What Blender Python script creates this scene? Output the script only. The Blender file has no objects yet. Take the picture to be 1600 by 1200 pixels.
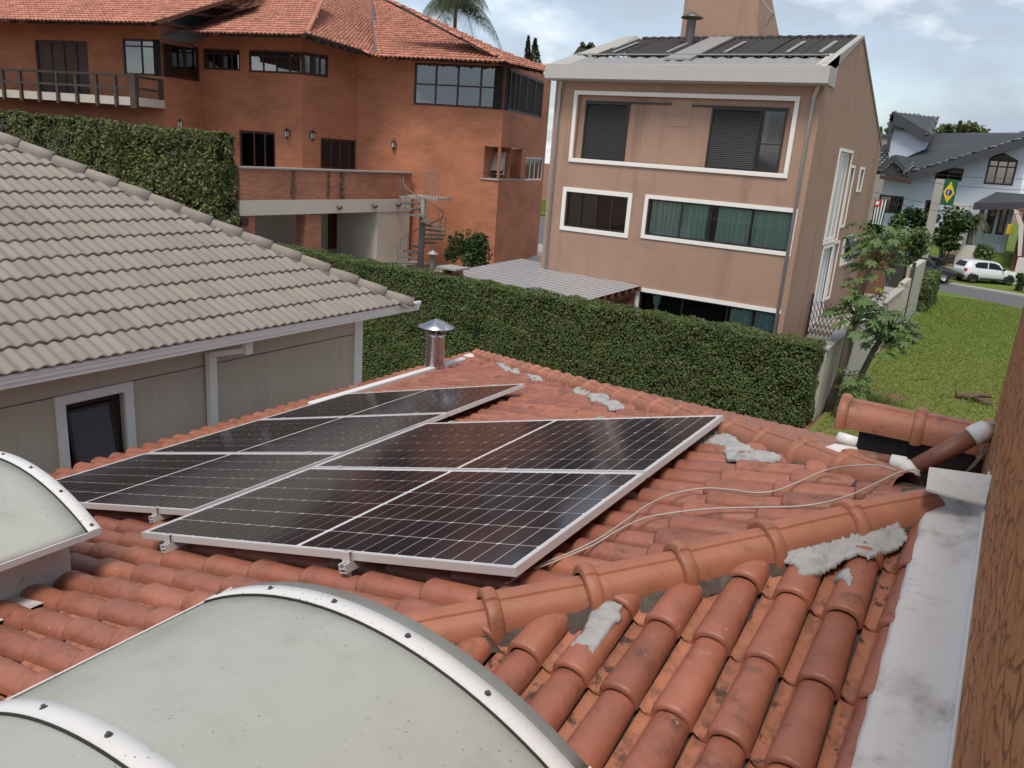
import bpy, bmesh, math, random
import numpy as np
from mathutils import Vector, Matrix
random.seed(7); rng = np.random.default_rng(7)
scene = bpy.context.scene
C = scene.collection
R = math.radians

# ------------------------------------------------------------------ camera
FPX = 1239.2                      # focal length in pixels of the 1600 px wide photograph
pitch, roll, yaw = R(16.1), R(4.327), R(31.03)
f0 = Vector((-math.sin(yaw), math.cos(yaw), 0)); r0 = Vector((math.cos(yaw), math.sin(yaw), 0)); u0 = Vector((0, 0, 1))
fw = math.cos(pitch)*f0 - math.sin(pitch)*u0
up = math.cos(pitch)*u0 + math.sin(pitch)*f0
rt = math.cos(roll)*r0 + math.sin(roll)*up
up = -math.sin(roll)*r0 + math.cos(roll)*up
cam_d = bpy.data.cameras.new('camera'); cam = bpy.data.objects.new('camera', cam_d); C.objects.link(cam)
cam_d.sensor_width = 36; cam_d.lens = FPX/1600*36; cam_d.clip_start = 0.05; cam_d.clip_end = 2000
cam.matrix_world = Matrix(((rt.x, up.x, -fw.x, 0), (rt.y, up.y, -fw.y, 0), (rt.z, up.z, -fw.z, 0), (0, 0, 0, 1)))
scene.camera = cam

def ray(px, py): return rt*((px-800)/FPX) - up*((py-600)/FPX) + fw
def on(px, py, n, d):
    r = ray(px, py); return r*(d/Vector(n).dot(r))
def atX(px, py, X): return on(px, py, (1, 0, 0), X)
def atY(px, py, Y): return on(px, py, (0, 1, 0), Y)
def atZ(px, py, Z): return on(px, py, (0, 0, 1), Z)
def proj(p):
    p = Vector(p); d = p.dot(fw); return 800+FPX*p.dot(rt)/d, 600-FPX*p.dot(up)/d, d

# ------------------------------------------------------------------ world, sun, exposure
SUN_EL, SUN_AZ = 62, 166           # azimuth clockwise from +Y (towards +X)
world = bpy.data.worlds.new('World'); scene.world = world; world.use_nodes = True
nt = world.node_tree; N = nt.nodes; L = nt.links; N.clear()
out = N.new('ShaderNodeOutputWorld'); bg = N.new('ShaderNodeBackground')
sky = N.new('ShaderNodeTexSky'); sky.sky_type = 'NISHITA'; sky.sun_disc = False
sky.sun_elevation = R(SUN_EL); sky.sun_rotation = R(SUN_AZ); sky.air_density = 1.0; sky.dust_density = 1.0; sky.ozone_density = 1.2
tc = N.new('ShaderNodeTexCoord')
sep = N.new('ShaderNodeSeparateXYZ'); L.new(tc.outputs['Generated'], sep.inputs[0])
# clouds: direction projected on a cloud sheet overhead
zz = N.new('ShaderNodeMath'); zz.operation = 'MAXIMUM'; L.new(sep.outputs['Z'], zz.inputs[0]); zz.inputs[1].default_value = 0.0
za = N.new('ShaderNodeMath'); za.operation = 'ADD'; L.new(zz.outputs[0], za.inputs[0]); za.inputs[1].default_value = 0.42
dv = N.new('ShaderNodeVectorMath'); dv.operation = 'DIVIDE'
cb = N.new('ShaderNodeCombineXYZ'); [L.new(za.outputs[0], cb.inputs[i]) for i in range(3)]
L.new(tc.outputs['Generated'], dv.inputs[0]); L.new(cb.outputs[0], dv.inputs[1])
n1 = N.new('ShaderNodeTexNoise'); n1.inputs['Scale'].default_value = 1.6; n1.inputs['Detail'].default_value = 9; n1.inputs['Roughness'].default_value = 0.56
mp1 = N.new('ShaderNodeMapping'); mp1.inputs['Location'].default_value = (5.45, -0.8, 1.11); L.new(dv.outputs[0], mp1.inputs[0]); L.new(mp1.outputs[0], n1.inputs['Vector'])
cr1 = N.new('ShaderNodeValToRGB'); cr1.color_ramp.elements[0].position = 0.42; cr1.color_ramp.elements[1].position = 0.62
L.new(n1.outputs['Fac'], cr1.inputs[0])
n2 = N.new('ShaderNodeTexNoise'); n2.inputs['Scale'].default_value = 3.2; n2.inputs['Detail'].default_value = 6
mp2 = N.new('ShaderNodeMapping'); mp2.inputs['Location'].default_value = (0.7, 3.4, 5.0); L.new(dv.outputs[0], mp2.inputs[0]); L.new(mp2.outputs[0], n2.inputs['Vector'])
cr2 = N.new('ShaderNodeValToRGB'); e = cr2.color_ramp.elements
e[0].position = 0.49; e[0].color = (2.05, 2.35, 2.75, 1); e[1].position = 0.68; e[1].color = (7.8, 7.6, 7.4, 1)
L.new(n2.outputs['Fac'], cr2.inputs[0])
mx = N.new('ShaderNodeMix'); mx.data_type = 'RGBA'
hsv = N.new('ShaderNodeHueSaturation'); hsv.inputs['Saturation'].default_value = 0.75; hsv.inputs['Value'].default_value = 0.62; L.new(sky.outputs[0], hsv.inputs['Color'])
L.new(cr1.outputs[0], mx.inputs['Factor']); L.new(hsv.outputs[0], mx.inputs[6]); L.new(cr2.outputs[0], mx.inputs[7])
L.new(mx.outputs[2], bg.inputs['Color']); bg.inputs['Strength'].default_value = 0.15
L.new(bg.outputs[0], out.inputs[0])
sd = bpy.data.lights.new('sun', 'SUN'); sd.energy = 1.9; sd.angle = R(22); sd.color = (1, 0.91, 0.80)
sun = bpy.data.objects.new('sun', sd); C.objects.link(sun)
sdir = Vector((math.sin(R(SUN_AZ))*math.cos(R(SUN_EL)), math.cos(R(SUN_AZ))*math.cos(R(SUN_EL)), math.sin(R(SUN_EL))))
sun.rotation_euler = sdir.to_track_quat('Z', 'Y').to_euler(); sun.location = (0, 0, 40)
vs = scene.view_settings; vs.view_transform = 'Standard'; vs.look = 'None'; vs.gamma = 1; vs.exposure = 0.70; vs.use_curve_mapping = False

# ------------------------------------------------------------------ materials
MATS = {}
def mat(name, col, rough=0.7, spec=0.4, metal=0.0, var=0.0, var_scale=6.0, stain=None, stain_scale=3.0, stain_lo=0.5, stain_hi=0.7,
        stretch=(1, 1, 1), bump=0.0, bump_scale=40.0, objrand=0.0, objhue=None, island=0.0, coat=0.0, speck=None, transl=0.0, rough_var=0.0, streak=None, bump_stretch=None):
    m = bpy.data.materials.new(name); m.use_nodes = True; MATS[name] = m
    t = m.node_tree; n = t.nodes; l = t.links; b = n['Principled BSDF']
    b.inputs['Roughness'].default_value = rough; b.inputs['Specular IOR Level'].default_value = spec; b.inputs['Metallic'].default_value = metal
    b.inputs['Coat Weight'].default_value = coat; b.inputs['Coat Roughness'].default_value = 0.05
    rgb = n.new('ShaderNodeRGB'); rgb.outputs[0].default_value = (*col, 1); cur = rgb.outputs[0]
    def texv(scale=(1, 1, 1)):
        g = n.new('ShaderNodeNewGeometry'); mp = n.new('ShaderNodeMapping'); mp.inputs['Scale'].default_value = scale
        l.new(g.outputs['Position'], mp.inputs[0]); return mp.outputs[0]
    def noise(scale, vec, detail=5, rough_=0.6):
        q = n.new('ShaderNodeTexNoise'); q.inputs['Scale'].default_value = scale; q.inputs['Detail'].default_value = detail; q.inputs['Roughness'].default_value = rough_
        l.new(vec, q.inputs['Vector']); return q.outputs['Fac']
    def mixc(fac, a, bcol, blend='MIX'):
        q = n.new('ShaderNodeMix'); q.data_type = 'RGBA'; q.blend_type = blend
        if isinstance(fac, float): q.inputs['Factor'].default_value = fac
        else: l.new(fac, q.inputs['Factor'])
        l.new(a, q.inputs[6])
        if isinstance(bcol, tuple): q.inputs[7].default_value = (*bcol, 1)
        else: l.new(bcol, q.inputs[7])
        return q.outputs[2]
    def ramp(fac, lo, hi):
        q = n.new('ShaderNodeMapRange'); q.interpolation_type = 'SMOOTHSTEP'; q.inputs[1].default_value = lo; q.inputs[2].default_value = hi
        l.new(fac, q.inputs[0]); return q.outputs[0]
    def bright(fac, a, amt):
        q = n.new('ShaderNodeMapRange'); q.inputs[3].default_value = 1-amt; q.inputs[4].default_value = 1+amt; l.new(fac, q.inputs[0])
        h = n.new('ShaderNodeHueSaturation'); l.new(q.outputs[0], h.inputs['Value']); l.new(a, h.inputs['Color']); return h.outputs[0]
    if objrand or objhue:
        oi = n.new('ShaderNodeObjectInfo')
        if objhue: cur = mixc(oi.outputs['Random'], cur, objhue)
        if objrand:
            w = n.new('ShaderNodeTexWhiteNoise'); w.noise_dimensions = '1D'; l.new(oi.outputs['Random'], w.inputs['W'])
            cur = bright(w.outputs['Value'], cur, objrand)
    if island:
        g = n.new('ShaderNodeNewGeometry'); cur = bright(g.outputs['Random Per Island'], cur, island)
        if objhue is None and transl:
            w = n.new('ShaderNodeTexWhiteNoise'); w.noise_dimensions = '1D'; l.new(g.outputs['Random Per Island'], w.inputs['W'])
            cur = mixc(ramp(w.outputs['Value'], .55, 1.0), cur, (col[0]*1.7, col[1]*1.25, col[2]*.9))
    if var: cur = bright(noise(var_scale, texv(stretch)), cur, var)
    if stain:
        cur = mixc(ramp(noise(stain_scale, texv(stretch), 8, .68), stain_lo, stain_hi), cur, stain)
    if streak:
        cur = mixc(ramp(noise(streak[1], texv(streak[2]), 4, .6), streak[3], streak[4]), cur, streak[0])
    if speck:
        v = n.new('ShaderNodeTexVoronoi'); v.inputs['Scale'].default_value = speck[1]; l.new(texv(), v.inputs['Vector'])
        sm = n.new('ShaderNodeMapRange'); sm.inputs[1].default_value = speck[2]; sm.inputs[2].default_value = speck[2]*.7; l.new(v.outputs['Distance'], sm.inputs[0])
        ms = n.new('ShaderNodeMath'); ms.operation = 'MULTIPLY'; l.new(sm.outputs[0], ms.inputs[0]); l.new(ramp(noise(3.0, texv()), .42, .62), ms.inputs[1])
        cur = mixc(ms.outputs[0], cur, speck[0])
    l.new(cur, b.inputs['Base Color'])
    if rough_var:
        q = n.new('ShaderNodeMapRange'); q.inputs[3].default_value = max(0, rough-rough_var); q.inputs[4].default_value = min(1, rough+rough_var)
        l.new(noise(9, texv()), q.inputs[0]); l.new(q.outputs[0], b.inputs['Roughness'])
    if bump:
        bn = n.new('ShaderNodeBump'); bn.inputs['Strength'].default_value = bump; bn.inputs['Distance'].default_value = .01
        l.new(noise(bump_scale, texv(bump_stretch or stretch), 6, .65), bn.inputs['Height']); l.new(bn.outputs[0], b.inputs['Normal'])
    if transl:
        b.inputs['Subsurface Weight'].default_value = 0
        o = n['Material Output']; tr = n.new('ShaderNodeBsdfTranslucent'); l.new(cur, tr.inputs['Color'])
        ms = n.new('ShaderNodeMixShader'); ms.inputs[0].default_value = transl; l.new(b.outputs[0], ms.inputs[1]); l.new(tr.outputs[0], ms.inputs[2]); l.new(ms.outputs[0], o.inputs[0])
    return m

def glass_mat(name, tint=(.85, .9, .92), rough=.02, refl=.9, base=.12):
    m = bpy.data.materials.new(name); m.use_nodes = True; MATS[name] = m
    t = m.node_tree; n = t.nodes; l = t.links; n.remove(n['Principled BSDF']); o = n['Material Output']
    tr = n.new('ShaderNodeBsdfTransparent'); tr.inputs[0].default_value = (*tint, 1)
    gl = n.new('ShaderNodeBsdfGlossy'); gl.inputs['Roughness'].default_value = rough; gl.inputs['Color'].default_value = (refl, refl, refl, 1)
    fr = n.new('ShaderNodeFresnel'); fr.inputs[0].default_value = 1.5
    ad = n.new('ShaderNodeMath'); ad.operation = 'ADD'; ad.use_clamp = True; l.new(fr.outputs[0], ad.inputs[0]); ad.inputs[1].default_value = base
    ms = n.new('ShaderNodeMixShader'); l.new(ad.outputs[0], ms.inputs[0]); l.new(tr.outputs[0], ms.inputs[1]); l.new(gl.outputs[0], ms.inputs[2]); l.new(ms.outputs[0], o.inputs[0])
    return m

# ------------------------------------------------------------------ mesh helpers
class MB:
    def __init__(s): s.v = []; s.f = []
    def add(s, vs, fs):
        o = len(s.v); s.v.extend([tuple(p) for p in vs]); s.f.extend([tuple(i+o for i in q) for q in fs]); return s
    def quad(s, a, b, c, d): return s.add([a, b, c, d], [(0, 1, 2, 3)])
    def hexa(s, p):     # 8 corners: bottom 0-3 ccw, top 4-7
        return s.add(p, [(3, 2, 1, 0), (4, 5, 6, 7), (0, 1, 5, 4), (1, 2, 6, 5), (2, 3, 7, 6), (3, 0, 4, 7)])
    def box(s, x0, x1, y0, y1, z0, z1):
        return s.hexa([(x0, y0, z0), (x1, y0, z0), (x1, y1, z0), (x0, y1, z0), (x0, y0, z1), (x1, y0, z1), (x1, y1, z1), (x0, y1, z1)])
    def bar(s, a, b, w, h, upv=(0, 0, 1)):
        a, b = Vector(a), Vector(b); d = (b-a).normalized(); u = Vector(upv)
        if abs(d.dot(u)) > .98: u = Vector((0, 1, 0))
        x = d.cross(u).normalized(); y = x.cross(d)
        q = lambda p, i, j: p+x*(i*w/2)+y*(j*h/2)
        return s.hexa([q(a, -1, -1), q(a, 1, -1), q(b, 1, -1), q(b, -1, -1), q(a, -1, 1), q(a, 1, 1), q(b, 1, 1), q(b, -1, 1)])
    def tube(s, pts, r, seg=8, cap=True):
        pts = [Vector(p) for p in pts]; n = len(pts); rr = r if isinstance(r, (list, tuple)) else [r]*n
        ref = None; base = len(s.v)
        for i, p in enumerate(pts):
            d = (pts[min(i+1, n-1)]-pts[max(i-1, 0)]).normalized()
            if ref is None: ref = d.orthogonal().normalized()
            ref = (ref-d*ref.dot(d)).normalized(); bi = d.cross(ref)
            for k in range(seg):
                a = 2*math.pi*k/seg; s.v.append(tuple(p+(ref*math.cos(a)+bi*math.sin(a))*rr[i]))
        for i in range(n-1):
            for k in range(seg):
                a = base+i*seg+k; b = base+i*seg+(k+1) % seg; s.f.append((a, b, b+seg, a+seg))
        if cap:
            s.f.append(tuple(base+k for k in reversed(range(seg)))); s.f.append(tuple(base+(n-1)*seg+k for k in range(seg)))
        return s
    def lathe(s, prof, seg=24, loc=(0, 0, 0)):      # prof: (r, z)
        base = len(s.v)
        for r, z in prof:
            for k in range(seg):
                a = 2*math.pi*k/seg; s.v.append((loc[0]+r*math.cos(a), loc[1]+r*math.sin(a), loc[2]+z))
        for i in range(len(prof)-1):
            for k in range(seg):
                a = base+i*seg+k; b = base+i*seg+(k+1) % seg; s.f.append((a, b, b+seg, a+seg))
        return s
    def grid(s, rows):      # rows of equal length of points
        base = len(s.v); m = len(rows[0])
        for r in rows: s.v.extend([tuple(p) for p in r])
        for i in range(len(rows)-1):
            for k in range(m-1):
                a = base+i*m+k; s.f.append((a, a+1, a+1+m, a+m))
        return s
    def prism(s, poly, ext):        # planar polygon of 3d points extruded by vector
        n = len(poly); e = Vector(ext); a = [Vector(p) for p in poly]
        s.add(a+[p+e for p in a], [tuple(reversed(range(n))), tuple(range(n, 2*n))]+[(i, (i+1) % n, (i+1) % n+n, i+n) for i in range(n)])
        return s
    def mesh(s, name, m, smooth=False):
        me = bpy.data.meshes.new(name); me.from_pydata(s.v, [], s.f)
        if m: me.materials.append(MATS[m] if isinstance(m, str) else m)
        if smooth: me.polygons.foreach_set('use_smooth', [True]*len(me.polygons))
        me.update(); return me
    def build(s, name, m, parent=None, smooth=False, bevel=0, **k):
        o = bpy.data.objects.new(name, s.mesh(name, m, smooth)); link(o, parent)
        if bevel:
            b = o.modifiers.new('bevel', 'BEVEL'); b.width = bevel; b.segments = 2; b.limit_method = 'ANGLE'; b.angle_limit = R(40)
        for a, v in k.items(): o[a] = v
        return o
def link(o, parent=None):
    C.objects.link(o)
    if parent is not None:
        o.parent = parent
        if parent.type == 'EMPTY': o.matrix_parent_inverse = Matrix.Translation(-parent.location)
    return o
def thing(name, label, cat, loc=(0, 0, 0), group=None):
    o = bpy.data.objects.new(name, None); o.empty_display_size = .2; o.location = loc; C.objects.link(o)
    o['label'] = label; o['category'] = cat
    if group: o['group'] = group
    return o
def tag(o, label, cat, group=None):
    o['label'] = label; o['category'] = cat
    if group: o['group'] = group
    return o
def structure(o): o['kind'] = 'structure'; return o
def fast_mesh(name, V, F, m, smooth=False):     # numpy quads / tris
    me = bpy.data.meshes.new(name); V = np.asarray(V, np.float32).reshape(-1, 3); F = np.asarray(F, np.int32); k = F.shape[1]
    me.vertices.add(len(V)); me.vertices.foreach_set('co', V.ravel())
    me.loops.add(F.size); me.loops.foreach_set('vertex_index', F.ravel())
    me.polygons.add(len(F)); me.polygons.foreach_set('loop_start', np.arange(0, F.size, k, dtype=np.int32)); me.polygons.foreach_set('loop_total', np.full(len(F), k, np.int32))
    if smooth: me.polygons.foreach_set('use_smooth', np.ones(len(F), bool))
    me.update(calc_edges=True); me.materials.append(MATS[m] if isinstance(m, str) else m); return me
def leaf_mesh(name, P, size, m, nrm=None, tilt=1.0, aspect=.55, jitter=.35):
    """pointed four-corner leaves folded a little, one per row of P"""
    P = np.asarray(P, float); n = len(P)
    d = rng.normal(size=(n, 3)); d /= np.linalg.norm(d, axis=1)[:, None]
    if nrm is not None:
        nn = np.asarray(nrm)+tilt*rng.normal(size=(n, 3))*.5; nn /= np.linalg.norm(nn, axis=1)[:, None]
    else:
        nn = rng.normal(size=(n, 3)); nn[:, 2] = abs(nn[:, 2])+.3; nn /= np.linalg.norm(nn, axis=1)[:, None]
    a = np.cross(nn, d); a /= np.linalg.norm(a, axis=1)[:, None]+1e-9; b = np.cross(nn, a)
    s = size*(1+jitter*rng.uniform(-1, 1, n))[:, None]
    V = np.stack([P-a*s*.5, P+b*s*aspect*.5+nn*s*.08, P+a*s*.5, P-b*s*aspect*.5+nn*s*.08], 1)
    F = np.arange(4*n).reshape(n, 4)
    return fast_mesh(name, V.reshape(-1, 3), F, m)
class Wall:
    """vertical wall plane: origin on the plane, u along the wall, nrm pointing out of it"""
    def __init__(s, o, ang):
        s.o = Vector((o[0], o[1], 0)); s.u = Vector((math.cos(R(ang)), math.sin(R(ang)), 0)); s.n = Vector((s.u.y, -s.u.x, 0))
    def p(s, u, z, n=0): return s.o+s.u*u+s.n*n+Vector((0, 0, z))
    def uz(s, px, py, n=0):
        q = on(px, py, s.n, s.n.dot(s.o)+n)-s.o; return q.dot(s.u), q.z
    def box(s, mb, u0, u1, z0, z1, n0, n1):
        p = s.p; return mb.hexa([p(u0, z0, n1), p(u1, z0, n1), p(u1, z0, n0), p(u0, z0, n0), p(u0, z1, n1), p(u1, z1, n1), p(u1, z1, n0), p(u0, z1, n0)])
    def rect(s, pts, n=0):      # photo corners TL TR BL BR -> u0,u1,z0,z1
        q = [s.uz(*p, n) for p in pts]
        return (q[0][0]+q[2][0])/2, (q[1][0]+q[3][0])/2, (q[2][1]+q[3][1])/2, (q[0][1]+q[1][1])/2
    def sheet(s, mb, u0, u1, z0, z1, holes=(), depth=.14):
        us = sorted({u0, u1, *[h[0] for h in holes], *[h[1] for h in holes]}); zs = sorted({z0, z1, *[h[2] for h in holes], *[h[3] for h in holes]})
        us = [u for u in us if u0 <= u <= u1]; zs = [z for z in zs if z0 <= z <= z1]
        for a, b in zip(us, us[1:]):
            for c, d in zip(zs, zs[1:]):
                m = ((a+b)/2, (c+d)/2)
                if any(h[0] < m[0] < h[1] and h[2] < m[1] < h[3] for h in holes): continue
                mb.quad(s.p(a, c), s.p(b, c), s.p(b, d), s.p(a, d))
        for h in holes:
            a, b, c, d = h[:4]; q = -depth
            mb.quad(s.p(a, c), s.p(a, d), s.p(a, d, q), s.p(a, c, q)); mb.quad(s.p(b, d), s.p(b, c), s.p(b, c, q), s.p(b, d, q))
            mb.quad(s.p(a, d), s.p(b, d), s.p(b, d, q), s.p(a, d, q)); mb.quad(s.p(b, c), s.p(a, c), s.p(a, c, q), s.p(b, c, q))
        return mb
    def frame(s, mb, u0, u1, z0, z1, w, n0, n1):
        s.box(mb, u0, u1, z0, z0+w, n0, n1); s.box(mb, u0, u1, z1-w, z1, n0, n1)
        s.box(mb, u0, u0+w, z0+w, z1-w, n0, n1); s.box(mb, u1-w, u1, z0+w, z1-w, n0, n1); return mb
    def window(s, parent, u0, u1, z0, z1, mull=(), trans=(), fm='dark_frame', gm='window_glass', fw_=.05, n=-.08, back='room_dark', trim=None, trim_w=.12, name='window'):
        """window part: frame mesh, with panes as sub-parts between the mullions; mull/trans as fractions"""
        mb = MB(); s.frame(mb, u0, u1, z0, z1, fw_, n-.05, n+.02)
        us = [u0]+[u0+(u1-u0)*m for m in mull]+[u1]; zs = [z0]+[z0+(z1-z0)*t for t in trans]+[z1]
        for u in us[1:-1]: s.box(mb, u-fw_*.4, u+fw_*.4, z0+fw_, z1-fw_, n-.045, n+.015)
        for z in zs[1:-1]: s.box(mb, u0+fw_, u1-fw_, z-fw_*.35, z+fw_*.35, n-.043, n+.012)
        o = mb.build(name, fm, parent)
        for a, b in zip(us, us[1:]):
            for c, d in zip(zs, zs[1:]):
                g = MB(); q = n-.015-random.uniform(0, .004); t1 = random.uniform(-.006, .006); t2 = random.uniform(-.006, .006)
                g.quad(s.p(a+.01, c+.01, q), s.p(b-.01, c+.01, q+t1), s.p(b-.01, d-.01, q+t1+t2), s.p(a+.01, d-.01, q+t2)); g.build('pane', gm, o)
        if back:
            m = MB(); m.quad(s.p(u0-.02, z0-.02, n-.5), s.p(u1+.02, z0-.02, n-.5), s.p(u1+.02, z1+.02, n-.5), s.p(u0-.02, z1+.02, n-.5))
            for (a, b) in ((u0, u0), (u1, u1)): m.quad(s.p(a, z0, n-.05), s.p(a, z1, n-.05), s.p(a, z1, n-.5), s.p(a, z0, n-.5))
            for c in (z0, z1): m.quad(s.p(u0, c, n-.05), s.p(u1, c, n-.05), s.p(u1, c, n-.5), s.p(u0, c, n-.5))
            m.build('room_recess', back, o)
        if trim:
            m = MB(); s.frame(m, u0-trim_w, u1+trim_w, z0-trim_w, z1+trim_w, trim_w, -.02, .035); m.build('window_trim', trim, parent, bevel=.006)
        return o
# ------------------------------------------------------------------ material list
mat('terracotta', (.325, .124, .076), .42, .5, var=.38, var_scale=10, objrand=.12, objhue=(.26, .096, .064), stain=(.085, .045, .034), stain_scale=9, stain_lo=.52, stain_hi=.78, bump=.3, bump_scale=70, rough_var=.2,
    streak=((.55, .36, .27), 30, (1, 1, 1), .66, .80))
mat('terracotta_pan', (.36, .15, .088), .85, .3, var=.30, var_scale=20, objrand=.15, stain=(.075, .045, .035), stain_scale=10, stain_lo=.53, stain_hi=.62, bump=.6, bump_scale=70, streak=((.22, .10, .065), 12, (1, 1, 1), .48, .7))
mat('terracotta_cap', (.335, .135, .08), .55, .45, var=.30, var_scale=9, objrand=.10, stain=(.12, .058, .04), stain_scale=8, stain_lo=.55, stain_hi=.75, bump=.25, bump_scale=80, rough_var=.15)
mat('terracotta_far', (.45, .20, .14), .8, .3, var=.35, var_scale=1.2, island=.22, stain=(.27, .13, .095), stain_scale=.8, stain_lo=.55, stain_hi=.75)
mat('old_mortar', (.085, .07, .062), .95, .2, var=.5, var_scale=25, stain=(.16, .14, .12), stain_scale=12, bump=.8, bump_scale=60)
mat('fresh_cement', (.36, .36, .355), .9, .25, var=.22, var_scale=18, stain=(.22, .215, .21), stain_scale=14, stain_lo=.5, stain_hi=.75, bump=.7, bump_scale=70)
mat('flashing_paint', (.57, .56, .54), .6, .4, var=.12, var_scale=6, stain=(.24, .205, .18), stain_scale=5, stain_lo=.46, stain_hi=.80, bump=.2, bump_scale=30, streak=((.30, .27, .25), 8, (1, 6, 1), .6, .85))
mat('grey_pane', (.10, .105, .12), .12, .5)
mat('frosted', (.52, .54, .55), .3, .5)
mat('white_paint', (.62, .62, .61), .55, .4, var=.06, stain=(.42, .40, .37), stain_scale=4, stain_lo=.55, stain_hi=.85)
mat('curb_paint', (.66, .65, .63), .6, .4, var=.08, stain=(.28, .25, .23), stain_scale=7, stain_lo=.55, stain_hi=.75, stretch=(1, 1, 3))
mat('aluminium', (.68, .68, .68), .4, .5, metal=.45, var=.05)
mat('steel', (.55, .55, .56), .25, .5, metal=1.0, var=.12, var_scale=10, rough_var=.1)
mat('dark_steel', (.12, .12, .12), .5, .5, metal=.6)
mat('rubber', (.02, .02, .02), .7)
mat('skylight_sheet', (.38, .39, .35), .38, .5, var=.10, var_scale=2.5, stain=(.27, .265, .225), stain_scale=3.2, stain_lo=.44, stain_hi=.85, speck=((.13, .125, .10), 46, .14), coat=.12, rough_var=.15, streak=((.31, .305, .265), 6, (.22, 1.4, .22), .60, .88))
mat('rib_paint', (.60, .60, .595), .6, .3, var=.06, stain=(.33, .33, .32), stain_scale=9, stain_lo=.6, stain_hi=.8, speck=((.10, .10, .09), 60, .16))
mat('pipe_brown', (.20, .085, .055), .5, .45, var=.2, var_scale=15, stain=(.07, .04, .03), stain_scale=14, stain_lo=.58, stain_hi=.7)
mat('cable_sheath', (.40, .37, .33), .5, .4)
mat('black_paint', (.012, .011, .012), .55, .4, var=.2, var_scale=20)
mat('backsheet', (.62, .62, .62), .3, .3)
mat('grey_tile', (.255, .222, .19), .85, .3, var=.14, var_scale=3, objrand=.06, objhue=(.245, .22, .193), stain=(.18, .158, .138), stain_scale=5, stain_lo=.55, stain_hi=.9, bump=.3, bump_scale=60)
mat('grey_mortar', (.16, .145, .135), .95, .2, var=.3, var_scale=14, bump=.5, bump_scale=30)
mat('grey_stucco', (.55, .47, .375), .9, .25, var=.08, var_scale=3, stain=(.40, .34, .275), stain_scale=10, stain_lo=.45, stain_hi=.95, stretch=(1, 1, .12), bump=.5, bump_scale=55)
mat('trim_white', (.80, .785, .75), .5, .4, var=.04, var_scale=2)
mat('dark_frame', (.035, .022, .022), .45, .45)
mat('bronze_frame', (.022, .02, .02), .4, .5)
mat('mahogany', (.055, .022, .018), .5, .4, var=.25, var_scale=6, stretch=(6, 6, .6))
mat('room_dark', (.02, .018, .017), .9)
mat('room_mid', (.09, .08, .075), .9)
mat('salmon_stucco', (.375, .245, .182), .9, .25, var=.07, var_scale=1.2, stain=(.27, .18, .14), stain_scale=1.1, stain_lo=.48, stain_hi=.95, bump=.2, bump_scale=30,
    streak=((.22, .145, .115), 1.8, (1, 1, .09), .50, .85))
mat('brown_stucco', (.19, .10, .07), .9, .25, var=.1, var_scale=1)
mat('fascia_white', (.44, .43, .41), .7, .3, var=.06, stain=(.40, .38, .35), stain_scale=1.5, stretch=(1, 1, .2), stain_lo=.5, stain_hi=.9)
mat('fibre_cement', (.045, .042, .04), .85, .3, var=.3, var_scale=3)
mat('zinc', (.30, .295, .29), .6, .5, metal=.3, var=.1)
mat('curtain_green', (.50, .70, .62), .85, .2)
mat('curtain_white', (.6, .6, .6), .85, .2)
mat('wood_beam', (.13, .05, .03), .7, .3, var=.2)
mat('old_wood', (.075, .062, .055), .85, .3, var=.3, var_scale=4)
mat('cream_plaster', (.56, .51, .44), .85, .3, var=.06, stain=(.42, .37, .31), stain_scale=1.5, stain_lo=.55, stain_hi=.9)
mat('stone_grey', (.30, .285, .26), .85, .3, var=.15, var_scale=3)
mat('iron_grey', (.16, .155, .15), .55, .5, var=.15)
mat('hedge_leaf', (.085, .125, .04), .5, .35, island=.5, transl=.28, var=.35, var_scale=.7, stain=(.13, .10, .04), stain_scale=1.3, stain_lo=.56, stain_hi=.75)
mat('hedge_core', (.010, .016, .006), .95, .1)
mat('ivy_leaf', (.095, .125, .045), .5, .35, island=.5, transl=.28, var=.4, var_scale=.5, stain=(.10, .085, .05), stain_scale=.6, stain_lo=.52, stain_hi=.7)
mat('bush_leaf', (.035, .075, .02), .5, .35, island=.45, transl=.25)
mat('light_leaf', (.10, .15, .05), .5, .35, island=.4, transl=.3)
mat('papaya_leaf', (.12, .19, .065), .45, .4, island=.4, transl=.35)
mat('yellow_leaf', (.30, .24, .03), .5, .35, island=.3, transl=.35)
mat('palm_leaf', (.05, .07, .035), .55, .3, island=.3, transl=.2)
mat('grass_blade', (.175, .235, .055), .6, .25, island=.35, transl=.3)
mat('bark', (.15, .12, .09), .9, .2, var=.3, var_scale=8, stretch=(1, 1, .3), bump=.5, bump_scale=20)
mat('twig', (.16, .14, .12), .9, .2)
mat('asphalt', (.115, .115, .118), .9, .3, var=.10, var_scale=.7, bump=.2, bump_scale=60)
mat('kerb_stone', (.40, .39, .37), .85, .3, var=.1)
mat('earth', (.19, .10, .06), .95, .2, var=.3, var_scale=2, bump=.6, bump_scale=9)
mat('garden_wall', (.46, .42, .35), .9, .25, var=.08, stain=(.33, .29, .24), stain_scale=2, stretch=(1, 1, .25), stain_lo=.5, stain_hi=.85)
mat('coping', (.36, .35, .33), .85, .3, var=.1, var_scale=3)
mat('car_white', (.70, .71, .73), .25, .5, coat=1.0)
mat('car_black', (.008, .009, .012), .2, .5, coat=1.0)
mat('tyre', (.015, .015, .015), .8)
mat('car_trim', (.02, .02, .021), .6)
mat('wheel_alloy', (.45, .45, .46), .35, .5, metal=.8)
mat('lamp_red', (.35, .015, .02), .2, .5, coat=1.0)
mat('blue_wall', (.56, .62, .69), .85, .3, var=.05, var_scale=.5)
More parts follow.
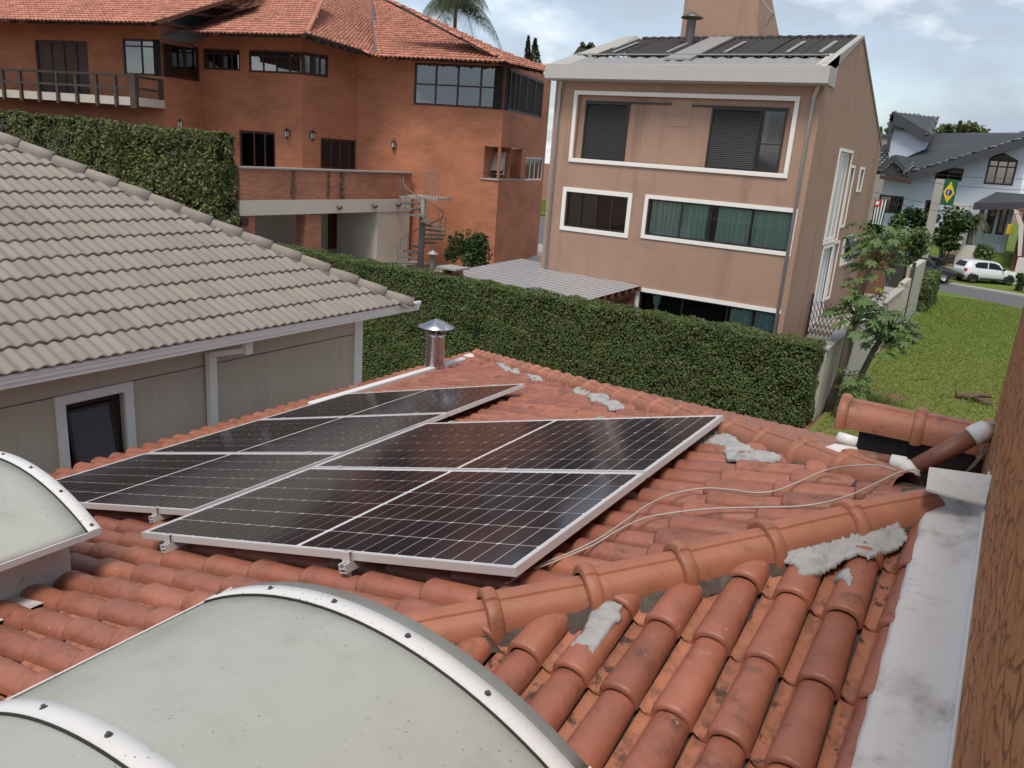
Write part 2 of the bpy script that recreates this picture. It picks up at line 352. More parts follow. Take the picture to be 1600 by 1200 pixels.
mat('slate_tile', (.085, .092, .10), .38, .8, var=.2, var_scale=1.5, island=.3)
mat('slate_trim', (.05, .055, .062), .7, .4)
mat('maroon_frame', (.06, .03, .028), .5, .4)
mat('sandstone', (.42, .33, .26), .9, .2, var=.18, var_scale=2)
mat('pale_stone', (.55, .52, .48), .9, .2, var=.1, var_scale=1)
mat('concrete_pole', (.38, .36, .32), .9, .2, var=.1)
mat('flag_green', (.012, .11, .05), .8); mat('flag_yellow', (.72, .50, .02), .8); mat('flag_blue', (.02, .04, .22), .8); mat('flag_white', (.7, .7, .7), .8); mat('flag_black', (.02, .02, .025), .8); mat('flag_red', (.5, .03, .03), .8)
mat('yellow_board', (.75, .55, .03), .6)
mat('log_bark', (.12, .085, .055), .95, .2, var=.5, var_scale=4, bump=.8, bump_scale=12); mat('log_wood', (.30, .20, .12), .9, .2, var=.3, var_scale=6)
mat('far_grey', (.10, .105, .11), .9, .2, var=.15, var_scale=.6); mat('far_tree', (.05, .06, .04), .7, .2, island=.4, transl=.15)
mat('dark_wall', (.05, .048, .045), .9)
mat('brown_far', (.16, .07, .05), .9, .2)
mat('lamp_glass', (.5, .47, .42), .3, .5)
glass_mat('window_glass', (.55, .6, .62), .03, .70, .26)
glass_mat('curtain_glass', (.82, .88, .86), .03, .8, .06)
glass_mat('dark_glass', (.30, .31, .32), .05, .7, .10)
mat('pergola_sheet', (.36, .355, .375), .22, .5, var=.08, var_scale=1.5, coat=.4)

# stucco wall with combed drips, brick wall, lawn, solar cell: node set-ups of their own
def base_nodes(name):
    m = bpy.data.materials.new(name); m.use_nodes = True; MATS[name] = m; t = m.node_tree; return m, t.nodes, t.links, t.nodes['Principled BSDF']
def nd(n, l, typ, inputs=None, **kw):
    q = n.new(typ)
    for k, v in kw.items(): setattr(q, k, v)
    for k, v in (inputs or {}).items():
        if hasattr(v, 'default_value') and hasattr(v, 'is_output'): l.new(v, q.inputs[k])
        else: q.inputs[k].default_value = v
    return q
def mixnode(n, l, fac, a, b, blend='MIX'):
    q = n.new('ShaderNodeMix'); q.data_type = 'RGBA'; q.blend_type = blend
    for sock, v in ((q.inputs['Factor'], fac), (q.inputs[6], a), (q.inputs[7], b)):
        if hasattr(v, 'is_output'): l.new(v, sock)
        else: sock.default_value = (*v, 1) if isinstance(v, tuple) else v
    return q.outputs[2]
# brick
def brick_mat(name, c1, c2, mortar, ang, scale=1.0, grime=()):
    m, n, l, b = base_nodes(name)
    g = nd(n, l, 'ShaderNodeNewGeometry'); sp = nd(n, l, 'ShaderNodeSeparateXYZ', {0: g.outputs['Position']})
    ca, sa = math.cos(R(ang)), math.sin(R(ang))
    a = nd(n, l, 'ShaderNodeVectorMath', {0: g.outputs['Position'], 1: (ca, sa, 0)}, operation='DOT_PRODUCT')
    cb_ = nd(n, l, 'ShaderNodeCombineXYZ', {0: a.outputs['Value'], 1: sp.outputs['Z']})
    br = nd(n, l, 'ShaderNodeTexBrick', {'Vector': cb_.outputs[0], 'Color1': (*c1, 1), 'Color2': (*c2, 1), 'Mortar': (*mortar, 1), 'Scale': scale, 'Mortar Size': .010, 'Mortar Smooth': .3, 'Brick Width': .26, 'Row Height': .075, 'Bias': 0.0})
    no = nd(n, l, 'ShaderNodeTexNoise', {'Scale': .55, 'Detail': 6.0, 'Roughness': .6})
    mp = nd(n, l, 'ShaderNodeMapping', {0: g.outputs['Position'], 'Scale': (1, 1, 2.2)}); l.new(mp.outputs[0], no.inputs['Vector'])
    mr = nd(n, l, 'ShaderNodeMapRange', {0: no.outputs['Fac'], 1: .3, 2: .75, 3: .78, 4: 1.22})
    hs = nd(n, l, 'ShaderNodeHueSaturation', {'Value': mr.outputs[0], 'Color': br.outputs['Color']})
    cur = hs.outputs[0]
    for yc, hw_ in grime:       # mossy runs below the coping
        dy = nd(n, l, 'ShaderNodeMath', {0: sp.outputs['Y'], 1: yc}, operation='SUBTRACT'); ab = nd(n, l, 'ShaderNodeMath', {0: dy.outputs[0]}, operation='ABSOLUTE')
        fall = nd(n, l, 'ShaderNodeMapRange', {0: ab.outputs[0], 1: hw_, 2: 0.0, 3: 0.0, 4: .80})
        gn = nd(n, l, 'ShaderNodeTexNoise', {'Scale': 6.5, 'Detail': 9.0, 'Roughness': .85, 'Vector': g.outputs['Position']})
        gm = nd(n, l, 'ShaderNodeMath', {0: fall.outputs[0], 1: gn.outputs['Fac']}, operation='MULTIPLY'); gt_ = nd(n, l, 'ShaderNodeMapRange', {0: gm.outputs[0], 1: .25, 2: .45}, interpolation_type='SMOOTHSTEP')
        cur = mixnode(n, l, gt_.outputs[0], cur, (.045, .035, .03))
    l.new(cur, b.inputs['Base Color']); b.inputs['Roughness'].default_value = .88; b.inputs['Specular IOR Level'].default_value = .25
    bn = nd(n, l, 'ShaderNodeBump', {'Strength': .4, 'Distance': .01, 'Height': br.outputs['Fac']}); bn.invert = True; l.new(bn.outputs[0], b.inputs['Normal'])
    return m
brick_mat('brick_x', (.48, .195, .108), (.41, .16, .09), (.34, .15, .095), 13)
brick_mat('brick_y', (.48, .195, .108), (.41, .16, .09), (.34, .15, .095), 103)
brick_mat('brick_parapet', (.46, .20, .12), (.38, .155, .09), (.22, .12, .085), 90, 1.0, ((23.6, .7), (25.6, .5), (26.4, .9)))
# combed stucco
m, n, l, b = base_nodes('combed_stucco')
g = nd(n, l, 'ShaderNodeNewGeometry')
mp = nd(n, l, 'ShaderNodeMapping', {0: g.outputs['Position'], 'Scale': (8, 8, 13)})
wn = nd(n, l, 'ShaderNodeTexNoise', {'Scale': 5.0, 'Detail': 3.0, 'Vector': g.outputs['Position']})
ad = nd(n, l, 'ShaderNodeVectorMath', {0: mp.outputs[0]}, operation='ADD')
sc = nd(n, l, 'ShaderNodeVectorMath', {0: wn.outputs['Color'], 3: 2.5}, operation='SCALE'); l.new(sc.outputs[0], ad.inputs[1])
vo = nd(n, l, 'ShaderNodeTexVoronoi', {'Vector': ad.outputs[0], 'Scale': 1.0}, feature='DISTANCE_TO_EDGE')
rp = nd(n, l, 'ShaderNodeMapRange', {0: vo.outputs['Distance'], 1: .0, 2: .16}, interpolation_type='SMOOTHSTEP')
fn = nd(n, l, 'ShaderNodeTexNoise', {'Scale': 160.0, 'Detail': 4.0, 'Vector': g.outputs['Position']})
hh = nd(n, l, 'ShaderNodeMath', {0: fn.outputs['Fac'], 1: .25, 2: rp.outputs[0]}, operation='MULTIPLY_ADD')
bn = nd(n, l, 'ShaderNodeBump', {'Strength': 1.0, 'Distance': .009, 'Height': hh.outputs[0]}); l.new(bn.outputs[0], b.inputs['Normal'])
vn = nd(n, l, 'ShaderNodeTexNoise', {'Scale': 6.0, 'Detail': 5.0, 'Vector': g.outputs['Position']})
c0 = mixnode(n, l, vn.outputs['Fac'], (.40, .175, .07), (.54, .27, .13))
gk = nd(n, l, 'ShaderNodeTexNoise', {'Scale': 9.0, 'Detail': 2.0, 'Vector': g.outputs['Position']}); gk2 = nd(n, l, 'ShaderNodeMapRange', {0: gk.outputs['Fac'], 1: .42, 2: .60})
gr0 = nd(n, l, 'ShaderNodeMapRange', {0: rp.outputs[0], 1: 0.0, 2: .9, 3: 1.0, 4: 0.0}); gr = nd(n, l, 'ShaderNodeMath', {0: gr0.outputs[0], 1: gk2.outputs[0]}, operation='MULTIPLY')
l.new(mixnode(n, l, gr.outputs[0], c0, (.24, .105, .05)), b.inputs['Base Color']); b.inputs['Roughness'].default_value = .85; b.inputs['Specular IOR Level'].default_value = .25
# lawn
m, n, l, b = base_nodes('lawn')
g = nd(n, l, 'ShaderNodeNewGeometry')
a1 = nd(n, l, 'ShaderNodeTexNoise', {'Scale': .35, 'Detail': 6.0, 'Vector': g.outputs['Position']}); a2 = nd(n, l, 'ShaderNodeTexNoise', {'Scale': 14.0, 'Detail': 5.0, 'Vector': g.outputs['Position']})
c0 = mixnode(n, l, a1.outputs['Fac'], (.11, .16, .03), (.19, .25, .055))
c1 = mixnode(n, l, a2.outputs['Fac'], c0, (.09, .135, .03))
sp = nd(n, l, 'ShaderNodeSeparateXYZ', {0: g.outputs['Position']})
yy = nd(n, l, 'ShaderNodeMapRange', {0: sp.outputs['Y'], 1: 24.0, 2: 36.0, 3: .42, 4: .0})       # worn, thin turf at the near end of the lot
a3 = nd(n, l, 'ShaderNodeTexNoise', {'Scale': .9, 'Detail': 7.0, 'Roughness': .7, 'Vector': g.outputs['Position']})
w = nd(n, l, 'ShaderNodeMath', {0: yy.outputs[0], 1: a3.outputs['Fac']}, operation='MULTIPLY'); w2 = nd(n, l, 'ShaderNodeMath', {0: w.outputs[0], 1: 1.5}, operation='MULTIPLY', use_clamp=True)
l.new(mixnode(n, l, w2.outputs[0], c1, (.19, .145, .07)), b.inputs['Base Color']); b.inputs['Roughness'].default_value = .95; b.inputs['Specular IOR Level'].default_value = .1
bn = nd(n, l, 'ShaderNodeBump', {'Strength': .7, 'Distance': .05, 'Height': a2.outputs['Fac']}); l.new(bn.outputs[0], b.inputs['Normal'])
# solar cell: dark silicon with thin busbars across it
m, n, l, b = base_nodes('solar_cell')
g = nd(n, l, 'ShaderNodeNewGeometry'); sp = nd(n, l, 'ShaderNodeSeparateXYZ', {0: g.outputs['Position']})
sy = nd(n, l, 'ShaderNodeMath', {0: sp.outputs['Y'], 1: 1/.0178}, operation='MULTIPLY'); fr = nd(n, l, 'ShaderNodeMath', {0: sy.outputs[0]}, operation='FRACT')
lt = nd(n, l, 'ShaderNodeMath', {0: fr.outputs[0], 1: .07}, operation='LESS_THAN')
oi = nd(n, l, 'ShaderNodeObjectInfo')
c0 = mixnode(n, l, oi.outputs['Random'], (.012, .010, .013), (.020, .014, .018))
l.new(mixnode(n, l, lt.outputs[0], c0, (.10, .10, .11)), b.inputs['Base Color'])
b.inputs['Roughness'].default_value = .10; b.inputs['Specular IOR Level'].default_value = .24

# ------------------------------------------------------------------ setting: ground, street
ZG = -6.0
def ground_sheet(name, pts, z, m):
    return structure(MB().add([(x, y, z) for x, y in pts], [tuple(range(len(pts)))]).build(name, m))
gs = MB(); 
for (x0, x1, y0, y1) in [(-400, 400, 20.6, 900), (-400, -32, -200, 20.6), (-3.42, 400, -200, 20.6), (-32, -3.42, -200, -30)]: gs.quad((x0, y0, ZG-.02), (x1, y0, ZG-.02), (x1, y1, ZG-.02), (x0, y1, ZG-.02))
structure(gs.build('terrain', 'earth'))
# lawn of the empty lot: gently uneven
rows = []
for j in range(70):
    rows.append([(x, 15+j/69*(54.0-.75*(x+3.7)-15), ZG+.07+.03*math.sin(x*1.7+j*.34)*math.sin(j*.5)) for x in np.linspace(-3.25, 14, 40)])
structure(MB().grid(rows).build('lawn', 'lawn', smooth=True))
ground_sheet('street', [(-60, 50.0), (-3.4, 50.0), (-3.4, 36), (40, 30), (40, 42), (-60, 82)], ZG+.006, 'asphalt')
ground_sheet('yard_paving', [(-45, 20.7), (-3.45, 20.7), (-3.45, 50), (-45, 50)], ZG+.004, 'stone_grey')
ZY = -8.4
ground_sheet('bounce_yard', [(-32, -30), (-3.42, -30), (-3.42, 20.6), (-32, 20.6)], ZY, 'cream_plaster')  # unseen yard floor, kept pale to bounce light onto the grey house wall
mb = MB(); mb.box(-3.44, -3.42, -30, 20.6, ZY, ZG-.03); mb.box(-32, -3.44, 20.58, 20.6, ZY, ZG-.03); mb.box(-32.02, -32, -30, 20.6, ZY, ZG-.03); structure(mb.build('retaining_earth', 'earth'))
# lawn edge follows the street obliquely: kerb line of the far side
k = MB(); k.bar((-40, 73.4, ZG+.06), (40, 41.4, ZG+.06), .3, .14); structure(k.build('kerb', 'kerb_stone', bevel=.02))
k = MB(); k.grid([[(x, max(y, 57.55-.4*x), z) if i == 0 else (x, max(y, 57.6-.4*x+i*.5), z) for x in np.linspace(-45, 45, 7)] for i, (y, z) in enumerate(((40, ZG+.12), (60, ZG+.13), (63, ZG+.15), (72, ZG+1.5), (85, ZG+2.0), (130, ZG+2.0)))]); structure(k.build('verge', 'lawn'))

# ------------------------------------------------------------------ the roof we look over
class RP:       # roof plane: across A, up-slope D, normal n
    def __init__(s, O, A, D):
        s.O = Vector(O); s.A = Vector(A).normalized(); s.D = Vector(D).normalized(); s.n = s.A.cross(s.D).normalized()
        s.M = Matrix((( s.A.x, s.D.x, s.n.x, 0), (s.A.y, s.D.y, s.n.y, 0), (s.A.z, s.D.z, s.n.z, 0), (0, 0, 0, 1)))
    def p(s, a, d, h=0): return s.O+s.A*a+s.D*d+s.n*h
    def ad(s, px, py, h=0):
        q = on(px, py, s.n, s.n.dot(s.O)+h)-s.O; return q.dot(s.A), q.dot(s.D)
APEX = (0, 3.37, -1.226)
near = RP(APEX, (1, 0, 0), (0, 1, .239)); pan = RP(APEX, (0, -1, 0), (1, 0, .268)); far = RP(APEX, (-1, 0, 0), (0, -1, .281))
TW, TE, TL = .165, .328, .385
def tile_profile(s=1.0):
    c, hw, h = .1005, .0635*s, .060*s
    pts = [(0, .010), (.006, .003), (.018, .0), (.0345, .002)]
    for i in range(10):
        a = math.pi*(1-i/9); pts.append((c+hw*math.cos(a), .004+h*math.sin(a)**.72))
    return pts
def tile_bm():
    a, b = tile_profile(1.0), tile_profile(.82); mb = MB(); n = len(a); lift = lambda y: .024*(1-y/TL)
    rows = [[(x, 0.0, z+lift(0)-.005) for x, z in a], [(x, .012, z+lift(.012)) for x, z in a], [(x, TL*.5, z+lift(TL*.5)) for x, z in tile_profile(.91)], [(x, TL, z+lift(TL)) for x, z in b]]
    mb.grid(rows)
    inner = [(x, 0.0, z+lift(0)-.019) for x, z in [(.1005+(q[0]-.1005)*.82, q[1]) for q in a]]
    base = len(mb.v); mb.v.extend(inner)
    for i in range(n-1): mb.f.append((i+1, i, base+i, base+i+1))
    return mb
TILE = tile_bm().mesh('tile', 'terracotta', True); TILE.materials.append(MATS['terracotta_pan'])
for p_ in TILE.polygons:
    if sum(TILE.vertices[i].co.x for i in p_.vertices)/len(p_.vertices) < .04 and p_.index < 39: p_.material_index = 1
def cut_mesh(me, M, planes, name):
    bm = bmesh.new(); bm.from_mesh(me); bm.transform(M)
    for co, no in planes: bmesh.ops.bisect_plane(bm, geom=bm.verts[:]+bm.edges[:]+bm.faces[:], plane_co=co, plane_no=no, clear_outer=True)
    out_ = bpy.data.meshes.new(name)
    if len(bm.faces) == 0: bm.free(); return None
    bm.to_mesh(out_); bm.free()
    for mm in me.materials: out_.materials.append(mm)
    return out_
def in_poly(px, py, poly):
    c = False; j = len(poly)-1
    for i in range(len(poly)):
        xi, yi = poly[i]; xj, yj = poly[j]
        if (yi > py) != (yj > py) and px < (xj-xi)*(py-yi)/(yj-yi)+xi: c = not c
        j = i
    return c
HID = [[(82, 747), (240, 705), (547, 614), (822, 603), (700, 650), (1124, 648), (805, 893), (290, 830)], [(20, 1110), (345, 935), (420, 922), (500, 935), (700, 1030), (910, 1210), (0, 1210)], [(0, 700), (145, 830), (120, 900), (0, 960)]]
def make_tiles(rp, a_off, d_off, ar, dr, planes, jit=.018):
    """list of (mesh, matrix, screen size) for every tile of the plane inside the vertical cutting planes (co, outward normal)"""
    res = []
    a0 = math.floor((ar[0]-a_off)/TW); a1 = math.ceil((ar[1]-a_off)/TW); d0 = math.floor((dr[0]-d_off)/TE); d1 = math.ceil((dr[1]-d_off)/TE)
    for i in range(a0, a1+1):
        ja = random.uniform(-jit, jit)
        for j in range(d0, d1+1):
            a = a_off+i*TW-.1005; d = d_off+j*TE+ja+random.uniform(-.006, .006)
            cs = [rp.p(a+u*TW, d+v*TL) for u in (0, 1) for v in (0, 1)]
            sd_ = [[(c-Vector(co)).dot(Vector(no)) for c in cs] for co, no in planes]
            if any(min(q) > 0 for q in sd_): continue
            M = rp.M.copy() @ Matrix.Rotation(random.uniform(-.012, .012), 4, 'Z') @ Matrix.Rotation(random.uniform(-.008, .008), 4, 'X'); M.translation = rp.p(a, d, random.uniform(0, .004))
            ctr = rp.p(a+TW*.6, d+TE*.5, .04); px, py, dep = proj(ctr)
            vis = dep > .3 and -40 < px < 1640 and -20 < py < 1240 and not any(in_poly(px, py, h) for h in HID)
            size = 1/dep**2 if vis else 0
            if rp is far: size *= .02
            if any(max(q) > 0 for q in sd_):
                me = cut_mesh(TILE, M, [p_ for p_, q in zip(planes, sd_) if max(q) > 0], 'tile')
                if me is not None: res.append((me, None, size, ctr))
            else: res.append((TILE, M, size, ctr))
    return res
s1 = 1.121; s2 = .954
nA = Vector((-s1, 1, 0)).normalized(); nB = Vector((s2, 1, 0)).normalized()
O_ = Vector((0, 3.37, 0)); e_ = .02
tiles = []
tiles += make_tiles(near, -.05, -.812, (-4.2, .1), (-4.2, .1), [(O_-nA*e_, nA), (Vector((-.058, 0, 0)), Vector((1, 0, 0))), (Vector((0, -.8, 0)), Vector((0, -1, 0)))], .006)
tiles += make_tiles(pan, .89, -.30, (-6.2, 4.3), (-6.9, .2), [(O_+nA*e_, -nA), (O_-nB*e_, nB), (Vector((-6.62, 0, 0)), Vector((-1, 0, 0))), (Vector((0, -.8, 0)), Vector((0, -1, 0)))], .05)
nC = Vector((1, .1, 0)).normalized()
tiles += make_tiles(far, .55, -.30, (-.2, 6.8), (-6.1, .2), [(O_+nB*e_, -nB), (Vector((0, 9.1, 0)), Vector((0, 1, 0))), (Vector((-.50, 4.2, 0)), nC)], .02)
roof = thing('terracotta_roof', 'low hipped roof of worn red clay barrel tiles under the solar panels', 'roof', (-3, 3, ZG))
tiles.sort(key=lambda t: -t[2]); rest_v = []; rest_f = []
for k, (me, M, size, ctr) in enumerate(tiles):
    if k < 300 and size > 0:
        o = bpy.data.objects.new('tile', me); link(o, roof)
        if M is not None: o.matrix_basis = M
    else:
        b0 = len(rest_v); rest_v += [tuple((M @ v.co) if M is not None else v.co) for v in me.vertices]; rest_f += [tuple(b0+i for i in p_.vertices) for p_ in me.polygons]
mb = MB(); mb.v = rest_v; mb.f = rest_f; mb.build('tiles', 'terracotta', roof, True, kind='stuff')
# boards under the tiles
mb = MB(); h = -.012
hipN = lambda x: 3.37+s1*x
def onp(rp, x, y, h=0):
    z = rp.O.z-(rp.n.x*(x-rp.O.x)+rp.n.y*(y-rp.O.y))/rp.n.z; return Vector((x, y, z+h))
mb.add([onp(near, 0.05, 3.37, h), onp(near, -3.72, -.8, h), onp(near, .05, -.8, h)], [(0, 1, 2)])
mb.add([onp(pan, 0, 3.37, h), onp(pan, -6.62, 3.37+s2*6.62, h), onp(pan, -6.62, -.8, h), onp(pan, -3.72, -.8, h)], [(0, 1, 2, 3)])
mb.add([onp(far, 0, 3.37, h), onp(far, -.5, 4.3, h), onp(far, -1.0, 9.1, h), onp(far, -6.62, 9.1, h), onp(far, -6.37, 9.1, h)], [(0, 1, 2, 4)])
mb.build('roof_deck', 'old_mortar', roof)
# walls of the house below
mb = MB(); mb.box(-6.3, -.95, 8.7, 8.9, ZY, -2.95); mb.box(-6.3, -6.1, -2, 8.7, ZY, -3.1); mb.build('wall', 'cream_plaster', roof)
# gutter at the far eave, and the white upstand near the flue
mb = MB(); mb.box(-6.3, -1.02, 9.06, 9.22, -2.93, -2.80); mb.build('gutter', 'white_paint', roof, bevel=.01)
mb = MB(); 
ys = [2.0, 7.75, 8.72]
a_, b_ = onp(pan, -5.98, 5.8), onp(pan, -5.98, 8.62)
mb.hexa([a_+Vector((-.045, 0, 0)), a_+Vector((.045, 0, 0)), b_+Vector((.045, 0, 0)), b_+Vector((-.045, 0, 0))]+[q+Vector((0, 0, .13)) for q in (a_+Vector((-.045, 0, 0)), a_+Vector((.045, 0, 0)), b_+Vector((.045, 0, 0)), b_+Vector((-.045, 0, 0)))])
mb.build('upstand', 'white_paint', roof, bevel=.01)

# hip caps
def cap_mesh(length=.40, collar=True, m='terracotta_cap'):
    half = [(.086, -.075), (.086, -.05), (.083, -.025), (.076, -.004), (.064, .013), (.048, .025), (.030, .032), (.027, .040), (.014, .043)]
    prof = [(-y, z) for y, z in half]+[(0, .044)]+[(y, z) for y, z in reversed(half)]
    def ring(x, s, dz=0): return [(x, y*s, (z+.02)*s-.02+dz) for y, z in prof]
    rows = []
    if collar: rows += [ring(0, 1.09, .002), ring(.005, 1.17, .004), ring(.018, 1.21, .005), ring(.036, 1.19, .005), ring(.046, 1.12, .003), ring(.050, 1.09, .002), ring(.054, 1.0, .001)]
    else: rows += [ring(0, 1.0)]
    rows += [ring(length*.5, .985), ring(length, .95, -.004)]
    mb = MB().grid(rows); n = len(prof); b0 = len(mb.v)
    mb.v.extend([(.0, y*.86, (z+.02)*.86-.022) for y, z in prof])
    for i in range(n-1): mb.f.append((i+1, i, b0+i, b0+i+1))
    me = mb.mesh('ridge_cap', m, True); me.set_sharp_from_angle(angle=R(38)); return me
CAP = cap_mesh()
def along(a, b, n_dir=(0, 0, 1)):
    d = (b-a).normalized(); y = Vector(n_dir).cross(d).normalized(); z = d.cross(y)
    M = Matrix(((d.x, y.x, z.x, a.x), (d.y, y.y, z.y, a.y), (d.z, y.z, z.z, a.z), (0, 0, 0, 1))); return M
def caps(parent, a, b, step, h, mesh=CAP, name='ridge_cap', wob=.012):
    a, b = Vector(a)+Vector((0, 0, h)), Vector(b)+Vector((0, 0, h)); Ln = (b-a).length; n = int(round(Ln/step)); d = (b-a)/n
    for i in range(n):
        p = a+d*i; q = p+d.normalized()
        o = bpy.data.objects.new(name, mesh); link(o, parent); M = along(p, q)
        o.matrix_basis = M @ Matrix.Rotation(random.uniform(-.03, .03)+.035, 4, 'Y') @ Matrix.Rotation(random.uniform(-.04, .04), 4, 'X') @ Matrix.Rotation(random.uniform(-wob, wob), 4, 'Z')
hip_pt = lambda x: Vector((x, hipN(x), APEX[2]+.268*x)); hip2_pt = lambda x: Vector((x, 3.37-s2*x, APEX[2]+.268*x))
caps(roof, hip_pt(-1.47), hip_pt(-.09), .345, .100)
caps(roof, hip2_pt(-6.25), hip2_pt(-.20), .345, .092)
def mortar_strip(name, m, pts, w, h, seed=1, rough=.02):
    rs = random.Random(seed); rows = []
    for p, side in pts:
        ring = []
        for t, hh in ((-1.0, -.03), (-.82, .45), (-.5, .9), (0, 1.0), (.5, .9), (.82, .45), (1.0, -.03)):
            ring.append(p+side*(t*w*(1+rs.uniform(-.06, .06)))+Vector((0, 0, h*hh+rs.uniform(-rough, rough)*.7)))
        rows.append(ring)
    return MB().grid(rows).build(name, m, roof, True)
def dense(f, x0, x1, n, side): return [(f(x0+(x1-x0)*i/n), side) for i in range(n+1)]
mortar_strip('mortar_bed', 'old_mortar', dense(hip_pt, -1.75, 0, 110, Vector((s1, -1, 0)).normalized()*1.0), .118, .078, 3, .006)
mortar_strip('mortar_bed', 'old_mortar', dense(hip2_pt, -6.4, 0, 160, Vector((s2, 1, 0)).normalized()), .118, .072, 4, .006)
# fresh cement patches smeared over tiles and bedding
def tile_h(a, a_off):
    u = ((a-a_off+.1005) % TW); c = abs(u-.1005)/.060
    return .012+(.062*math.sqrt(max(0, 1-c*c)) if c < 1 else 0)
def cement(rp, poly, a_off, h0, extra=.014, res=26, seed=0, hipf=None, smooth=.55):
    rs = random.Random(seed); ad = [rp.ad(x, y, h0) for x, y in poly]
    a0, a1 = min(q[0] for q in ad), max(q[0] for q in ad); d0, d1 = min(q[1] for q in ad), max(q[1] for q in ad)
    st = .0085; na = int((a1-a0)/st)+3; ndd = int((d1-d0)/st)+3; mb = MB(); idx = {}
    from mathutils import noise as mn
    for i in range(na):
        for j in range(ndd):
            a, d = a0+(i-1)*st, d0+(j-1)*st
            wv = mn.noise(Vector((a*28, d*28, seed)))*.009; wv2 = mn.noise(Vector((a*28+9, d*28, seed)))*.009
            if in_poly(a+wv, d+wv2, ad):
                p = rp.p(a, d)
                hh = tile_h(a, a_off)*smooth+h0*(1-smooth)+extra*.6+mn.noise(Vector((a*38, d*38, seed)))*.007+mn.noise(Vector((a*140, d*140, seed)))*.004
                if hipf: hh = max(hh, hipf(p)+mn.noise(Vector((a*60, d*60, 3)))*.006)
                idx[i, j] = len(mb.v); mb.v.append(tuple(rp.p(a, d, hh)))
    for (i, j) in list(idx):
        q = [(i, j), (i+1, j), (i+1, j+1), (i, j+1)]
        if all(k in idx for k in q): mb.f.append(tuple(idx[k] for k in q))
    # skirt
    ed = {}
    for f in mb.f:
        for x, y in zip(f, f[1:]+f[:1]): ed[(x, y)] = ed.get((y, x), 0); 
    es = set((x, y) for f in mb.f for x, y in zip(f, f[1:]+f[:1]))
    low = {}
    for x, y in [e for e in es if (e[1], e[0]) not in es]:
        for q in (x, y):
            if q not in low: low[q] = len(mb.v); v = Vector(mb.v[q])-rp.n*.014; mb.v.append(tuple(v))
        mb.f.append((y, x, low[x], low[y]))
    return mb.build('cement_patch', 'fresh_cement', roof, True)
def hip_bulge(px_):
    def f(p):
        d = abs((p-O_).dot(nA)) if px_ == 'n' else abs((p-O_).dot(nB)); return .135-.75*d
    return f
cement(near, [(926, 944), (948, 938), (974, 946), (972, 965), (955, 985), (938, 1010), (915, 1035), (897, 1046), (884, 1036), (894, 1010), (905, 990), (918, 968)], -.05, .07, seed=1, smooth=.3)
cement(near, [(1213, 848), (1232, 850), (1262, 856), (1290, 846), (1330, 836), (1366, 828), (1398, 815), (1420, 828), (1416, 846), (1380, 862), (1362, 874), (1345, 866), (1322, 872), (1300, 884), (1270, 900), (1250, 900), (1236, 878), (1217, 868)], -.05, .08, seed=2, hipf=hip_bulge('n'), smooth=.3)
cement(near, [(1310, 880), (1330, 885), (1334, 905), (1328, 925), (1318, 905), (1306, 890)], -.05, .08, seed=5, smooth=.8, extra=.010)
cement(near, [(884, 1036), (898, 1040), (896, 1050), (886, 1048)], -.05, .03, seed=6)
for k, poly in enumerate([[(1090, 690), (1100, 672), (1135, 676), (1160, 690), (1150, 700), (1130, 697), (1112, 694)], [(1130, 700), (1150, 690), (1180, 700), (1176, 720), (1150, 722), (1132, 712)], [(1170, 708), (1190, 703), (1222, 712), (1212, 722), (1190, 722), (1174, 718)],
                          [(893, 610), (905, 603), (922, 612), (915, 618), (900, 617)], [(917, 617), (935, 612), (955, 622), (948, 631), (925, 628)], [(943, 630), (960, 624), (977, 632), (972, 640), (950, 638)],
                          [(773, 566), (790, 568), (800, 577), (788, 578)], [(795, 578), (812, 574), (812, 583), (800, 583)], [(822, 584), (845, 588), (850, 596), (830, 594)]]):
    cement(pan, poly, .89, .078, seed=20+k, hipf=hip_bulge('f'), smooth=.25)
# flashing strip between the tiles and the wall
WX = lambda y: .145-(y-2.1)*.0215
mb = MB(); rows = []
from mathutils import noise as mnoise
for i in range(60):
    y = -.8+i*(3.50+.8)/59; b0_ = onp(near, 0, y).z; xw = WX(y); nz = mnoise.noise(Vector((0, y*5, 0)))*.006; ex = mnoise.noise(Vector((4, y*9, 0)))*.008
    rows.append([(-.079+ex, y, b0_+.02), (-.076+ex, y, b0_+.072+nz), (-.064+ex, y, b0_+.090+nz), (-.03, y, b0_+.095+nz), (.03, y, b0_+.095-nz), (xw-.05, y, b0_+.098), (xw-.018, y, b0_+.106+nz), (xw-.006, y, b0_+.125), (xw-.005, y, b0_+.13+nz*1.5), (xw+.01, y, b0_+.13+nz)])
mb.grid([list(c) for c in zip(*rows)][::-1]); mb.build('flashing', 'flashing_paint', roof, True)
# folded end plate of the flashing at the top
p = [atY(1452, 729, 3.30), atY(1551, 742, 3.36), atY(1541, 788, 3.20), atY(1447, 763, 3.14)]
mb = MB(); mb.hexa([q-Vector((0, 0, .012)) for q in reversed(p)][::-1]+p); mb.build('flashing_plate', 'flashing_paint', roof, bevel=.003)

# ------------------------------------------------------------------ combed stucco wall on the right
wall = thing('stucco_wall', 'ochre brown combed stucco wall rising at the right edge', 'wall', (.15, 2, ZG))
wa, wb = Vector((WX(-2.5), -2.5, 0)), Vector((WX(4.18), 4.18, 0))
mb = MB(); mb.hexa([(wa.x, wa.y, ZG), (wa.x+2.2, wa.y, ZG), (wb.x+2.2, wb.y, ZG), (wb.x, wb.y, ZG), (wa.x, wa.y, .75), (wa.x+2.2, wa.y, .75), (wb.x+2.2, wb.y, .75), (wb.x, wb.y, .75)])
mb.build('wall_face', 'combed_stucco', wall)
